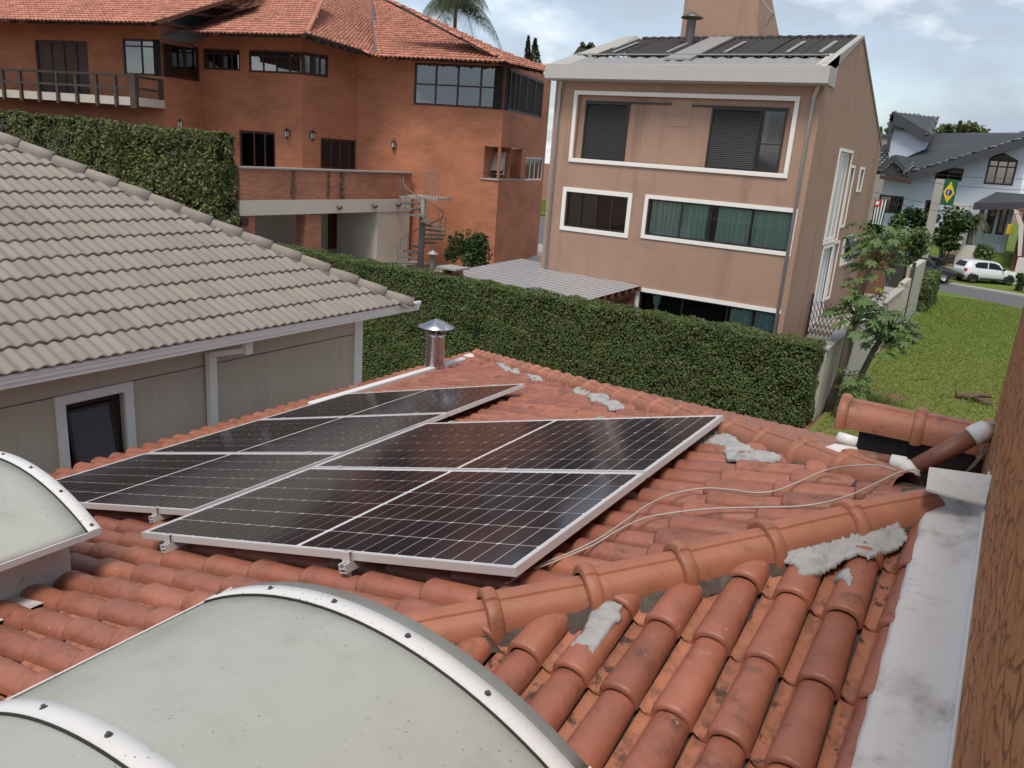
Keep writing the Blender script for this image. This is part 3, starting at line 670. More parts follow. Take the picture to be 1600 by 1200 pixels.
# sealant bead where flashing meets wall
mb = MB(); mb.tube([(WX(y)-.004, y, onp(near, 0, y).z+.132+mnoise.noise(Vector((2, y*8, 0)))*.006) for y in np.linspace(-.8, 3.5, 90)], [.006+.003*abs(mnoise.noise(Vector((7, y*11, 0)))) for y in np.linspace(-.8, 3.5, 90)], 6); mb.build('sealant', 'white_paint', wall, True)
mb = MB(); rs = random.Random(4)
for i in range(26):
    y = rs.uniform(3.2, 3.62); z = onp(near, 0, min(y, 3.37)).z+.13+rs.uniform(0, .12); r_ = rs.uniform(.004, .012); x = WX(y)-.0015
    mb.add([(x, y+r_*math.cos(a)*rs.uniform(.6, 1.2), z+2*r_*math.sin(a)*rs.uniform(.5, 1.3)) for a in np.linspace(0, 2*math.pi, 7)[:-1]], [tuple(range(6))])
mb.build('paint_splash', 'white_paint', wall)

# ------------------------------------------------------------------ tile-capped parapet behind the apex
par = thing('parapet', 'black painted low wall with two clay ridge caps joining the stucco wall', 'parapet', (-.2, 4.25, ZG))
mb = MB(); mb.box(-.455, .12, 4.19, 4.33, -2.2, -1.135); mb.build('wall_face', 'black_paint', par)
CAP2 = cap_mesh(.37)
for i, x in enumerate((-.575, -.225, .06)):
    o = bpy.data.objects.new('ridge_cap', CAP2 if i < 2 else CAP2); link(o, par)
    o.matrix_basis = along(Vector((x, 4.26, -1.125+.006*i)), Vector((x+1, 4.26, -1.10+.006*i))) @ Matrix.Scale(1.12, 4, (0, 1, 0)) @ Matrix.Scale(1.15, 4, (0, 0, 1))
# ------------------------------------------------------------------ solar panels
PZ = lambda x, y, h=0: Vector((x-h*.2588, y, .268*x-1.056+h*.9659))
PD = Vector((.9659, 0, .2588)); PN = Vector((-.2588, 0, .9659)); PY = Vector((0, 1, 0))
def half_cell():
    w, h, c = .0905, .1815, .006
    return MB().add([(c, 0, 0), (w, 0, 0), (w, h, 0), (c, h, 0), (0, h-c, 0), (0, c, 0)], [(0, 1, 2, 3, 4, 5)]).mesh('cell', 'solar_cell')
CELL = half_cell()
def solar_panel(x0, y0, ln, wd, label, group):
    """x0,y0: lower near corner; ln along the slope (+x, up), wd along +y; top surface on the panel plane"""
    t = thing('solar_panel', label, 'solar panel', PZ(x0, y0, -.035), group)
    Q = lambda s, v, h: PZ(x0, y0)+PD*s+PY*v+PN*h
    fr = MB(); fw_ = .013
    for (s0, s1_, v0, v1) in ((0, ln, 0, fw_), (0, ln, wd-fw_, wd), (0, fw_, fw_, wd-fw_), (ln-fw_, ln, fw_, wd-fw_)):
        fr.hexa([Q(s0, v0, -.035), Q(s1_, v0, -.035), Q(s1_, v1, -.035), Q(s0, v1, -.035), Q(s0, v0, 0), Q(s1_, v0, 0), Q(s1_, v1, 0), Q(s0, v1, 0)])
    fr.build('frame', 'aluminium', t, bevel=.0012)
    bs = MB(); bs.hexa([Q(.012, .012, -.010), Q(ln-.012, .012, -.010), Q(ln-.012, wd-.012, -.010), Q(.012, wd-.012, -.010), Q(.012, .012, -.004), Q(ln-.012, .012, -.004), Q(ln-.012, wd-.012, -.004), Q(.012, wd-.012, -.004)])
    lam = bs.build('laminate', 'backsheet', t)
    mx_, my_ = .026, .022; gap = .022
    cw = (ln-2*mx_-gap)/24; ch = (wd-2*my_)/6
    for i in range(24):
        for j in range(6):
            o = bpy.data.objects.new('cell', CELL); link(o, lam)
            s = mx_+i*cw+(gap if i >= 12 else 0)+.0024; v = my_+j*ch+.0030; p = Q(s, v, -.0025)
            sx = (cw-.0048)/.0905; sy = (ch-.0060)/.1815
            if i % 2: M = Matrix(((-PD.x*sx, 0, PN.x, p.x+PD.x*(cw-.0048)), (0, sy, 0, p.y), (-PD.z*sx, 0, PN.z, p.z+PD.z*(cw-.0048)), (0, 0, 0, 1)))
            else: M = Matrix(((PD.x*sx, 0, PN.x, p.x), (0, sy, 0, p.y), (PD.z*sx, 0, PN.z, p.z), (0, 0, 0, 1)))
            o.matrix_basis = M
    jb = MB()
    for v in (.25, .5, .75): jb.hexa([Q(ln/2-.05, wd*v-.03, -.03), Q(ln/2+.05, wd*v-.03, -.03), Q(ln/2+.05, wd*v+.03, -.03), Q(ln/2-.05, wd*v+.03, -.03), Q(ln/2-.05, wd*v-.03, -.0105), Q(ln/2+.05, wd*v-.03, -.0105), Q(ln/2+.05, wd*v+.03, -.0105), Q(ln/2-.05, wd*v+.03, -.0105)])
    jb.build('junction_box', 'rubber', t)
    return t
LN = 2.275; WD = 1.155; GP = .020
for i, lab in enumerate(('nearest large dark solar panel, in front of the ridge-capped hip', 'solar panel at the upper right, its far corner touching the far hip')):
    solar_panel(-3.43, 2.165+i*(WD+GP), LN, WD, lab, 'five solar panels on the clay roof')
for i, lab in enumerate(('lower solar panel nearest the small arched skylight at the left', 'middle solar panel of the lower row of three', 'farthest solar panel, below the shiny metal flue')):
    solar_panel(-5.66, 2.50+i*(WD+GP), LN-.02, WD, lab, 'five solar panels on the clay roof')
# rails under the panels with end clamps, and the mid clamps on the seams
def rail(x, y0, y1, seams, label):
    t = thing('mounting_rail', label, 'rail', PZ(x, y0, -.09), 'aluminium rails below the solar panels')
    mb = MB(); c = lambda s, y, h: PZ(x, y)+PD*s+PN*h; Y0, Y1 = y0-.045, y1+.045
    def seg(s0, s1_, h0, h1): mb.hexa([c(s0, Y0, h0), c(s1_, Y0, h0), c(s1_, Y1, h0), c(s0, Y1, h0), c(s0, Y0, h1), c(s1_, Y0, h1), c(s1_, Y1, h1), c(s0, Y1, h1)])
    seg(-.020, -.016, -.075, -.037); seg(.016, .020, -.075, -.037); seg(-.016, .016, -.060, -.056); seg(-.016, -.006, -.041, -.037); seg(.006, .016, -.041, -.037); seg(-.016, .016, -.075, -.071)
    r_ = mb.build('rail', 'aluminium', t)
    ft = MB()
    for y in np.arange(y0+.0, y1, 1.1): ft.hexa([c(-.02, y-.02, -.11), c(.02, y-.02, -.11), c(.02, y+.02, -.11), c(-.02, y+.02, -.11), c(-.015, y-.015, -.075), c(.015, y-.015, -.075), c(.015, y+.015, -.075), c(-.015, y+.015, -.075)])
    ft.build('foot', 'steel', t)
    for y in [y0-.006]+list(seams)+[y1+.006]:
        m2 = MB(); a = .022; w_ = .012 if y in seams else .009
        sgn = 0 if y in seams else (-1 if y < (y0+y1)/2 else 1)
        lo, hi = (y-.018, y+.018) if sgn == 0 else ((y-.012, y+.014) if sgn < 0 else (y-.014, y+.012))
        m2.hexa([c(-a, lo, .0015), c(a, lo, .0015), c(a, hi, .0015), c(-a, hi, .0015), c(-a, lo, .0055), c(a, lo, .0055), c(a, hi, .0055), c(-a, hi, .0055)])
        if sgn: m2.hexa([c(-a, lo if sgn < 0 else hi-.004, -.037), c(a, lo if sgn < 0 else hi-.004, -.037), c(a, (lo if sgn < 0 else hi-.004)+.004, -.037), c(-a, (lo if sgn < 0 else hi-.004)+.004, -.037), c(-a, lo if sgn < 0 else hi-.004, .0015), c(a, lo if sgn < 0 else hi-.004, .0015), c(a, (lo if sgn < 0 else hi-.004)+.004, .0015), c(-a, (lo if sgn < 0 else hi-.004)+.004, .0015)])
        b_ = m2.build('clamp', 'aluminium', t)
        bo = MB(); bo.tube([c(0, (lo+hi)/2, .0055), c(0, (lo+hi)/2, .010)], .006, 6); bo.build('bolt', 'steel', b_)
yA0, yA1, sA = 2.165, 2.165+2*WD+GP, 2.165+WD+GP/2
rail(-3.20, yA0, yA1, [sA], 'aluminium rail end below the lower left corner of the nearest solar panel')
rail(-2.02, yA0, yA1, [sA], 'aluminium rail end below the middle of the nearest solar panel edge')
yB0, yB1, sB = 2.50, 2.50+3*WD+2*GP, [2.50+WD+GP/2, 2.50+2*WD+1.5*GP]
rail(-5.35, yB0, yB1, sB, 'aluminium rail along the outer edge of the lower three solar panels')
rail(-3.80, yB0, yB1, sB, 'aluminium rail end below the lower solar panels beside the nearest panel')

# ------------------------------------------------------------------ cables
def cable(label, pts, rp, h, r=.0038):
    P = []
    for (x, y, hh) in pts:
        a, d = rp.ad(x, y, h+hh); P.append(rp.p(a, d, h+hh))
    Q = []
    for i in range(len(P)-1):
        p0, p1, p2, p3 = P[max(i-1, 0)], P[i], P[i+1], P[min(i+2, len(P)-1)]
        for k in range(6):
            t = k/6; Q.append(.5*((2*p1)+(p2-p0)*t+(2*p0-5*p1+4*p2-p3)*t*t+(-p0+3*p1-3*p2+p3)*t**3))
    Q.append(P[-1]); return tag(MB().tube(Q, r, 6).build('cable', 'cable_sheath', None, True), label, 'cable', 'cables lying across the tiles')
cable('pale cable arching highest over the tiles towards the pipe joint', [(800, 905, 0), (850, 880, 0), (885, 866, 0), (935, 842, .005), (985, 808, .01), (1010, 790, .01), (1050, 772, .012), (1100, 763, .012), (1140, 765, .01), (1180, 770, .005), (1215, 766, .005), (1250, 752, .01), (1290, 735, .02), (1330, 728, .06), (1370, 727, .07), (1400, 735, .06)], pan, .084)
cable('pale cable running lower across the tiles, ending at the pipe joint', [(790, 912, 0), (840, 888, 0), (880, 872, 0), (930, 850, .004), (970, 826, .006), (1010, 809, .006), (1060, 800, .004), (1110, 795, .002), (1170, 793, .002), (1230, 792, .002), (1280, 787, .003), (1330, 773, .008), (1375, 752, .02), (1405, 738, .05), (1425, 734, .06), (1437, 736, .06)], pan, .084)

# ------------------------------------------------------------------ arched skylights
def skylight(name, label, xc, hw, zb, rise, y0, y1, ribs, curb_in, curb_drop, seg=28, bolts=6, rib_w=.062):
    t = thing(name, label, 'skylight', (xc, (y0+y1)/2, zb-.3), 'arched skylights on the roof')
    Rr = (hw*hw+rise*rise)/(2*rise); cz = zb+rise-Rr; amax = math.asin(hw/Rr)
    P = lambda a, y, h=0: Vector((xc+(Rr+h)*math.sin(a), y, cz+(Rr+h)*math.cos(a)))
    A = [amax*(-1+2*i/seg) for i in range(seg+1)]
    segs = [y0]+sorted(ribs)+[y1]
    mb = MB()
    mb.grid([[P(a, y, .0)+Vector((0, 0, .0015*math.sin(y*9+a*5))) for y in np.linspace(y0, y1, 14)] for a in A][::-1]); sh = mb.build('sheet', 'skylight_sheet', t, True)
    sol = sh.modifiers.new('solidify', 'SOLIDIFY'); sol.thickness = .006; sol.offset = -1
    for yr in ribs:
        r_ = MB(); ya, yb = yr, yr+rib_w; hs = [(ya, .001), (ya+.002, .008), (ya+rib_w*.5, .0095), (yb-.003, .008), (yb, .001)]
        r_.grid([[P(a, y, h) for y, h in hs] for a in A][::-1]); ro = r_.build('rib', 'rib_paint', t, True)
        se = MB(); se.tube([P(a, ya-.003, .003) for a in A], .0038, 5); se.build('seal', 'rubber', ro, True)
        for i in range(bolts):
            a = amax*(-.955+1.91*i/(bolts-1)); b = MB(); p = P(a, (ya+yb)/2, .0085); n_ = Vector((math.sin(a), 0, math.cos(a)))
            b.tube([p, p+n_*.002], .0095, 8); b.tube([p+n_*.002, p+n_*.008], .0055, 6); b.build('bolt', 'dark_steel', ro)
    for sgn in (-1, 1):
        e = MB(); p0 = P(amax*sgn, 0, 0); x = p0.x; zt = p0.z
        e.box(min(x, x+sgn*.006), max(x, x+sgn*.006), y0, y1, zt-.028, zt+.004); e.box(min(x-sgn*.03, x), max(x-sgn*.03, x), y0, y1, zt-.030, zt-.008); e.build('edge_trim', 'rib_paint', t)
    c = MB(); x0, x1 = xc-hw+curb_in, xc+hw-curb_in; yc = y1-.07
    c.box(x0, x1, y0+.03, yc, zb-curb_drop, zb-.012); c.build('curb', 'curb_paint', t, bevel=.006)
    e = MB(); pts = [P(a, yc+.01, -.012) for a in A]; e.add(pts+[Vector((p.x, p.y, zb-.02)) for p in pts], [(i, i+1, i+1+len(A), i+len(A)) for i in range(len(A)-1)]); e.build('end_panel', 'skylight_sheet', t)
    return t
skylight('arched_skylight', 'large milky arched skylight filling the lower left foreground', -1.29, .668, -1.458, .192, -.75, 1.55, [.05, .765, 1.445], .08, .55)
skylight('arched_skylight', 'small milky arched skylight on a white curb at the left edge', -4.03, .655, -1.846, .172, -.4, 1.93, [.2, 1.05, 1.868], .16, .62)
mb = MB(); mb.add([onp(pan, -3.56, -.3, .065), onp(pan, -3.30, -.3, .05), onp(pan, -3.30, 1.62, .05), onp(pan, -3.56, 1.62, .065)], [(0, 1, 2, 3)]); mb.build('curb_flashing', 'flashing_paint', roof)

# ------------------------------------------------------------------ metal flue
fx, fy = -6.02, 8.02; fz = onp(pan, fx, fy).z
t = thing('metal_flue', 'shiny round metal flue with a conical rain hat on the clay roof', 'flue', (fx, fy, fz))
MB().lathe([(.125, -.2), (.125, .50)], 32, (fx, fy, fz)).build('flue_pipe', 'steel', t, True)
MB().lathe([(.128, .48), (.130, .485), (.130, .555), (.128, .56), (.118, .56), (.118, .45)], 32, (fx, fy, fz)).build('collar', 'steel', t, True)
MB().lathe([(.0, .755), (.02, .748), (.235, .655), (.238, .645), (.225, .642), (.0, .70)], 32, (fx, fy, fz)).build('rain_hat', 'steel', t, True)
for k in range(4):
    a = .6+k*math.pi/2; MB().bar((fx+.11*math.cos(a), fy+.11*math.sin(a), fz+.53), (fx+.13*math.cos(a), fy+.13*math.sin(a), fz+.68), .03, .004).build('strut', 'steel', t)
mb = MB(); mb.box(fx-.16, fx+.16, fy-.2, fy-.1, fz-.02, fz+.07); mb.build('base_flashing', 'zinc', t)

# ------------------------------------------------------------------ rain pipes behind the apex
t = thing('drain_pipe', 'thick brown pipe with white taped joints slanting into the stucco wall', 'pipe', (0, 3.9, -1.2))
A = atY(1420, 736, 3.92); B = atY(1529, 677, 4.02); Cw = Vector((.13, 4.04, B.z+.008))
MB().tube([A, B], .041, 20).build('pipe', 'pipe_brown', t, True)
d = (B-A).normalized()
MB().tube([B-d*.035, B-d*.02, B+d*.0, B+d*.018+Vector((.0, 0, 0)), B+d*.030+Vector((.012, 0, -.010)), Cw-Vector((.05, 0, 0)), Cw], [.047, .049, .048, .047, .046, .046, .046], 20).build('elbow', 'white_paint', t, True)
MB().tube([A-d*.03, A-d*.028, A+d*.03, A+d*.032], [.041, .048, .047, .041], 20).build('joint', 'white_paint', t, True)
t = thing('drain_pipe', 'brown pipe lying behind the far ridge with white elbows at both ends', 'pipe', (-.3, 3.9, -1.3))
A2 = atY(1318, 709, 3.95); B2 = atY(1396, 724, 3.95); d = (B2-A2).normalized()
MB().tube([A2+d*.03, B2], .036, 16).build('pipe', 'pipe_brown', t, True)
MB().tube([A2-d*.075-Vector((0, 0, .05)), A2-d*.06-Vector((0, 0, .012)), A2-d*.035, A2, A2+d*.055, A2+d*.058], [.04, .043, .043, .043, .043, .037], 16).build('elbow', 'white_paint', t, True)
MB().tube([B2-d*.015, B2-d*.012, B2+d*.05, B2+d*.055], [.037, .042, .042, .037], 16).build('joint', 'white_paint', t, True)
t = thing('drain_pipe', 'short white pipe end by the far gutter', 'pipe', (-.8, 6, -2))
A3 = atY(1334, 692, 6.2); MB().tube([A3-Vector((.12, 0, -.01)), A3+Vector((.02, 0, 0))], .05, 14).build('pipe', 'white_paint', t, True)
# thin wires hanging on the stucco wall by the pipe
for k, pts in enumerate(([(1545, 690), (1540, 705), (1522, 728), (1508, 738)], [(1540, 690), (1532, 712), (1512, 735)])):
    tag(MB().tube([atY(x, y, 4.1) for x, y in pts], .004, 6).build('wire', 'cable_sheath', None, True), ('thin pale wire looping below the white elbow, outer one', 'thin pale wire looping below the white elbow, inner one')[k], 'wire', 'wires beside the drain pipe')
# ------------------------------------------------------------------ grey house on the left
KG = 1.05
gx, ggz, gy1 = -7.1*KG, -2.14*KG, 8.97*KG       # gutter line x, z and far end y
GS = .45
grp = RP((gx, gy1, ggz+.01), (0, 1, 0), (-1, 0, GS))
gh = thing('grey_house', 'low beige house with grey concrete tile roof and white gutter', 'house', (-9, 5, ZG))
GW = Wall((-7.6*KG, 0), 90)
wz = lambda r: r
win = GW.rect([(82.4, 620), (206, 596), (97, 750), (212, 712)])
wu0, wu1, _, wz1 = win; wz0 = wz1-1.35*KG
holes = [(wu0+.09, wu1-.09, wz0+.09, wz1-.09)]
mb = MB(); GW.sheet(mb, -3, 8.35*KG, ZY, ggz-.02, holes, .2)
mb.quad(GW.p(8.35*KG, ZY), GW.p(8.35*KG, ZY, -6), GW.p(8.35*KG, ggz, -6), GW.p(8.35*KG, ggz)); mb.build('wall', 'grey_stucco', gh)
gz = GW.uz(316, 572)[1]
mb = MB(); GW.box(mb, -3, 8.33*KG, gz-.006, gz+.006, .0, .006); mb.build('groove_line', 'grey_mortar', gh)
mb = MB(); GW.frame(mb, wu0, wu1, wz0, wz1, .10, -.02, .03); mb.build('window_trim', 'trim_white', gh, bevel=.004)
w = MB(); GW.frame(w, wu0+.09, wu1-.09, wz0+.09, wz1-.09, .10, -.17, -.10); wo = w.build('window', 'dark_frame', gh)
# tilting sash leaning outwards
sash = MB(); u0_, u1_ = wu0+.17, wu1-.17; zt = wz1-.22; zb_ = wz0+.15
def sq(u, z): return GW.p(u, z, -.12+(zt-z)*.16)
fwid = .035
for (a, b, c, d) in ((u0_, u1_, zb_, zb_+fwid), (u0_, u1_, zt-fwid, zt), (u0_, u0_+fwid, zb_+fwid, zt-fwid), (u1_-fwid, u1_, zb_+fwid, zt-fwid)):
    o4 = [sq(a, c), sq(b, c), sq(b, d), sq(a, d)]; sash.hexa([p-GW.n*.03 for p in (o4[0], o4[1])]+[o4[1], o4[0]]+[p-GW.n*.03 for p in (o4[3], o4[2])]+[o4[2], o4[3]])
so = sash.build('sash', 'dark_frame', wo)
g_ = MB(); q = [sq(u0_+.02, zb_+.02), sq(u1_-.02, zb_+.02), sq(u1_-.02, zt-.02), sq(u0_+.02, zt-.02)]; g_.quad(*[p-GW.n*.012 for p in q]); g_.build('pane', 'grey_pane', wo)
m = MB(); GW.box(m, wu0+.05, wu1-.05, wz0+.05, wz1-.05, -.6, -.25); m.build('room_recess', 'room_mid', wo)
# corner trim, downspout, gutter, soffit
mb = MB(); cu = 8.35*KG; GW.box(mb, cu-.16, cu+.012, ZY, ggz-.05, -.10, .022); mb.build('corner_trim', 'trim_white', gh, bevel=.004)
mb = MB(); gb = ggz-.165
gut = [(-.02, -.02), (.0, -.015), (.03, -.018), (.03, -.055), (.015, -.06), (.015, -.105), (-.005, -.11), (-.005, -.155), (-.05, -.165), (-.12, -.165)]
mb.grid([[(gx+dx, y, ggz+dz+.02) for dx, dz in gut] for y in (-3, gy1-.03, gy1+.06)]); mb.add([(gx+dx, gy1+.06, ggz+dz+.02) for dx, dz in gut]+[(gx-.12, gy1+.06, ggz)], [tuple(range(len(gut)+1))])
mb.grid([[(gx+dx-.0, gy1+.06, ggz+dz+.02) for dx, dz in gut], [(gx-6, gy1+.06, ggz+dz+.02) for dx, dz in gut]]); mb.build('gutter', 'trim_white', gh)
sy = GW.uz(85+0, 590)[0]
mb = MB(); mb.box(gx-.6, gx-.10, -3, gy1, ggz-.16, ggz-.13); mb.build('soffit', 'trim_white', gh)
du = GW.uz(324, 560)[0]; dz_ = GW.uz(324, 548)[1]
ds = MB(); GW.box(ds, du-.052, du+.052, ZY, dz_, .02, .11); dso = ds.build('downspout', 'trim_white', gh, bevel=.006)
el = MB(); su = du+.33; el.bar(GW.p(du, dz_-.03, .07), GW.p(su, dz_+.02, .30), .09, .07); GW.box(el, su-.05, su+.06, dz_-.03, ggz-.13, .24, .36); el.build('elbow', 'trim_white', dso, bevel=.004)
# tiles: two waves each
GTW, GTE = .276, .365
def gtile():
    n = 14; prof = []
    for i in range(n+1):
        u = i/n*2; f = u % 1 if i < n else 1.0
        z = .031*(.5-.5*math.cos(2*math.pi*min(1, f**.75)))
        prof.append((i/n*GTW, z))
    mb = MB(); rows = [[(x, 0, z+.030) for x, z in prof], [(x, .008, z+.034) for x, z in prof], [(x, GTE+.04, z) for x, z in prof]]
    mb.grid(rows); b0 = len(mb.v); mb.v.extend([(x, 0.0, z+.010) for x, z in prof])
    for i in range(n): mb.f.append((i+1, i, b0+i, b0+i+1))
    return mb.mesh('tile', 'grey_tile', True)
GT = gtile()
# hip line in plan from the corner up
hp = []
for px, py in [(652, 471), (560, 436), (450, 398), (300, 340), (150, 275), (0, 207)]:
    q = on(px, py, grp.n, grp.n.dot(grp.O)+.10); hp.append(q)
hA, hB = hp[0], hp[-1]; hd = Vector((hB.x-hA.x, hB.y-hA.y, 0)).normalized(); hn = Vector((-hd.y, hd.x, 0))
if hn.y < 0: hn = -hn
hO = Vector((hA.x, hA.y, 0))-hn*.03
rest = MB(); cnt = 0
for j in range(17):
    for i in range(-1, 46):
        a = -(i+1)*GTW; d = -.05+j*GTE
        cs = [grp.p(a+u*GTW, d+v*(GTE+.04)) for u in (0, 1) for v in (0, 1)]; sd_ = [(c-hO).dot(hn) for c in cs]
        if min(sd_) > 0: continue
        M = grp.M.copy() @ Matrix.Rotation(random.uniform(-.004, .004), 4, 'Z'); M.translation = grp.p(a, d, random.uniform(0, .004))
        px, py, dep = proj(grp.p(a+GTW/2, d+GTE/2)); vis = dep > .5 and px > -60
        me = GT if max(sd_) <= 0 else cut_mesh(GT, M, [(hO, hn)], 'tile')
        if me is None: continue
        if vis:
            o = bpy.data.objects.new('tile', me); link(o, gh)
            if me is GT: o.matrix_basis = M
        else: rest.add([(M @ v.co) if me is GT else v.co for v in me.vertices], [tuple(p_.vertices) for p_ in me.polygons])
rest.build('tiles', 'grey_tile', gh, True, kind='stuff')
mb = MB(); T = grp.p(0, 6.4)
hz = lambda p: Vector((p.x, p.y, grp.O.z-(grp.n.x*(p.x-grp.O.x))/grp.n.z))
h0 = Vector((gx, gy1, ggz)); htop = hO+hd*9.0
mb.add([(gx, -3, ggz-.01), (gx, gy1, ggz-.01), hz(htop)-Vector((0, 0, .02)), (htop.x, -3, hz(htop).z-.02)], [(0, 1, 2, 3)])
mb.add([(gx, gy1, ggz-.01), (htop.x, gy1, ggz-.01), hz(htop)-Vector((0, 0, .02))], [(0, 1, 2)]); mb.build('roof_deck', 'grey_mortar', gh)
gc = MB(); pr = [(-.085, -.06), (-.082, -.02), (-.06, .02), (-.03, .038), (0, .043), (.03, .038), (.06, .02), (.082, -.02), (.085, -.06)]
gc.grid([[(0, y*1.08, z*1.08) for y, z in pr], [(.2, y, z) for y, z in pr], [(.47, y*.93, z*.93-.01) for y, z in pr]]); b0 = len(gc.v); gc.v.extend([(0, y*.85, z*.85-.01) for y, z in pr])
for i in range(len(pr)-1): gc.f.append((i+1, i, b0+i, b0+i+1))
GCAP = gc.mesh('ridge_cap', 'grey_tile', True)
a_ = hz(hO+hd*.05); b_ = hz(hO+hd*8.2)
caps(gh, a_, b_, .43, .105, GCAP, wob=.01)
ms = [(hz(hO+hd*(.0+8.6*i/120)), hn) for i in range(121)]
o = mortar_strip('mortar_bed', 'grey_mortar', ms, .105, .066, 9, .006); o.parent = gh; o.matrix_parent_inverse = Matrix.Translation(-gh.location)

# ------------------------------------------------------------------ hedges
def hedge(name, label, x0, x1, y0, y1, z0, ztop, n_front, n_top, leaf, m, end=None, lump=.06, twigs=False, core='hedge_core', cull_back=True):
    t = thing(name, label, 'hedge', ((x0+x1)/2, (y0+y1)/2, z0)); from mathutils import noise as mn
    zt = ztop if callable(ztop) else (lambda x: ztop)
    mb = MB(); xs = np.linspace(x0+.06, x1-.06, 40)
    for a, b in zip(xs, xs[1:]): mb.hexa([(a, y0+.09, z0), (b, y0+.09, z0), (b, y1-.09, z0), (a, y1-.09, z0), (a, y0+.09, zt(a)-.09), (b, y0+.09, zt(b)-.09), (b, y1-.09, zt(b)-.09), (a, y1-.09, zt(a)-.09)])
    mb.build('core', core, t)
    P = []; Nn = []
    X = rng.uniform(x0, x1, n_front); Zr = rng.uniform(0, 1, n_front)
    for x, zr in zip(X, Zr):
        z = z0+zr*(zt(x)-z0); o_ = mn.noise(Vector((x*1.3, z*1.6, 1)))*lump+mn.noise(Vector((x*5, z*5, 4)))*lump*.5
        P.append((x, y0+.05-o_+rng.uniform(-.07, .07), z)); Nn.append((0, -1, .55))
    X = rng.uniform(x0, x1, n_top); Yr = rng.uniform(y0, y1, n_top)
    for x, y in zip(X, Yr):
        z = zt(x)-.03+mn.noise(Vector((x*1.6, y*1.6, 7)))*lump*1.1+rng.uniform(-.05, .05)+abs(rng.normal())*.018; P.append((x, y, z)); Nn.append((0, -.2, 1))
    for xe, sg in ((x1, 1), (x0, -1)):
        k = int(n_front*(y1-y0)/(x1-x0)*1.2)
        for _ in range(k):
            y = rng.uniform(y0, y1); z = z0+rng.uniform(0, 1)*(zt(xe)-z0); P.append((xe-sg*.02+mn.noise(Vector((y*2, z*2, 3)))*lump*sg+rng.uniform(-.06, .06), y, z)); Nn.append((sg, 0, .4))
    o = bpy.data.objects.new('foliage', leaf_mesh('foliage', P, leaf, m, Nn, 1.1)); link(o, t); o['kind'] = 'stuff'
    if twigs:
        mb = MB()
        for _ in range(420):
            x = rng.uniform(x0+.5, x0+(x1-x0)*.66); z = z0+rng.uniform(.6, .97)*(zt(x)-z0); p = Vector((x, y0-.04, z)); d = Vector((rng.uniform(-.5, .5), rng.uniform(-.1, .02), rng.uniform(-.6, .3)))
            mb.tube([p, p+d*.5+Vector((rng.uniform(-.1, .1), -.03, 0)), p+d], [.007, .006, .004], 4, False)
        mb.build('twigs', 'twig', t, kind='stuff')
    return t
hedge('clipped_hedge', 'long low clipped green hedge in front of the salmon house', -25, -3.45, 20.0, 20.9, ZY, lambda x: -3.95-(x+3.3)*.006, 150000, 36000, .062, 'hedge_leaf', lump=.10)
xs_ = atY(182, 200, 20.2).x; XH = atY(350, 300, 20.15).x
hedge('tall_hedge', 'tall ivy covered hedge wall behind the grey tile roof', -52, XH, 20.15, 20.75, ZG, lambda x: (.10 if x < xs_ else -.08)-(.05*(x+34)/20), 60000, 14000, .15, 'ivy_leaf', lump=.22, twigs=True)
# bushy outgrowth on the right part of the tall hedge
P = []; from mathutils import noise as mn
for _ in range(9000):
    x = rng.uniform(xs_, XH); z = rng.uniform(-3.2, .05); f = .5+.5*mn.noise(Vector((x*.55, z*.7, 2)))
    if rng.uniform() < f*1.1*(.35+.65*(z+3.2)/3.2): P.append((x, 20.05-f*.45*rng.uniform(.5, 1.1), z))
o = bpy.data.objects.new('foliage', leaf_mesh('foliage', P, .16, 'ivy_leaf', [(0, -.6, .8)]*len(P), 1.2)); o['kind'] = 'stuff'
th = [q for q in bpy.data.objects if q.name.startswith('tall_hedge')][0]; link(o, th)

# ------------------------------------------------------------------ salmon house
SW = Wall((0, 24.0), 0); XR = -5.22; XL = -13.62
sh = thing('salmon_house', 'three storey salmon stucco house with white window frames and dark roof', 'house', (-9.4, 30, ZG))
TOPF = (-12.90, -5.80, -.09, 2.125); TOPI = (-12.745, -5.915, .02, 2.01)
SML = (-12.875, -10.635, -2.18, -1.045); BIG = (-9.94, -5.475, -2.14, -1.02); DOOR = (-9.87, -5.47, ZG+.1, -3.95)
mb = MB(); SW.sheet(mb, XL, XR, ZG, 2.40, [TOPI, SML, BIG, DOOR], .13)
SW.sheet(mb, XL, XR, 2.40, 2.42)
GWL = Wall((XR, 24.0), 90)
ty = lambda y: y-24.0
RID = (28.15, 4.25); FARY = 36.0; FARZ = 1.30
g1 = [(27.75, 29.85, -2.02, .86), (30.05, 30.75, -1.55, .40), (32.1, 32.8, -.32, .39), (27.9, 29.55, -4.95, -2.24), (29.55, 30.45, -4.1, -2.18), (31.5, 33.7, -3.0, -2.07)]
g1 = [(ty(a), ty(b), c, d) for a, b, c, d in g1]
GWL.sheet(mb, 0, ty(FARY), ZG, 1.30, g1, .15)
mb.add([GWL.p(0, 1.30), GWL.p(ty(FARY), 1.30), GWL.p(ty(FARY), FARZ+.02), GWL.p(ty(RID[0]), RID[1]), GWL.p(0, 2.62)], [(0, 1, 2, 3, 4)])
LW = Wall((XL, FARY), -90); mb.quad(LW.p(0, ZG), LW.p(ty(FARY), ZG), LW.p(ty(FARY), 2.42), LW.p(0, 1.4))
mb.build('wall', 'salmon_stucco', sh)
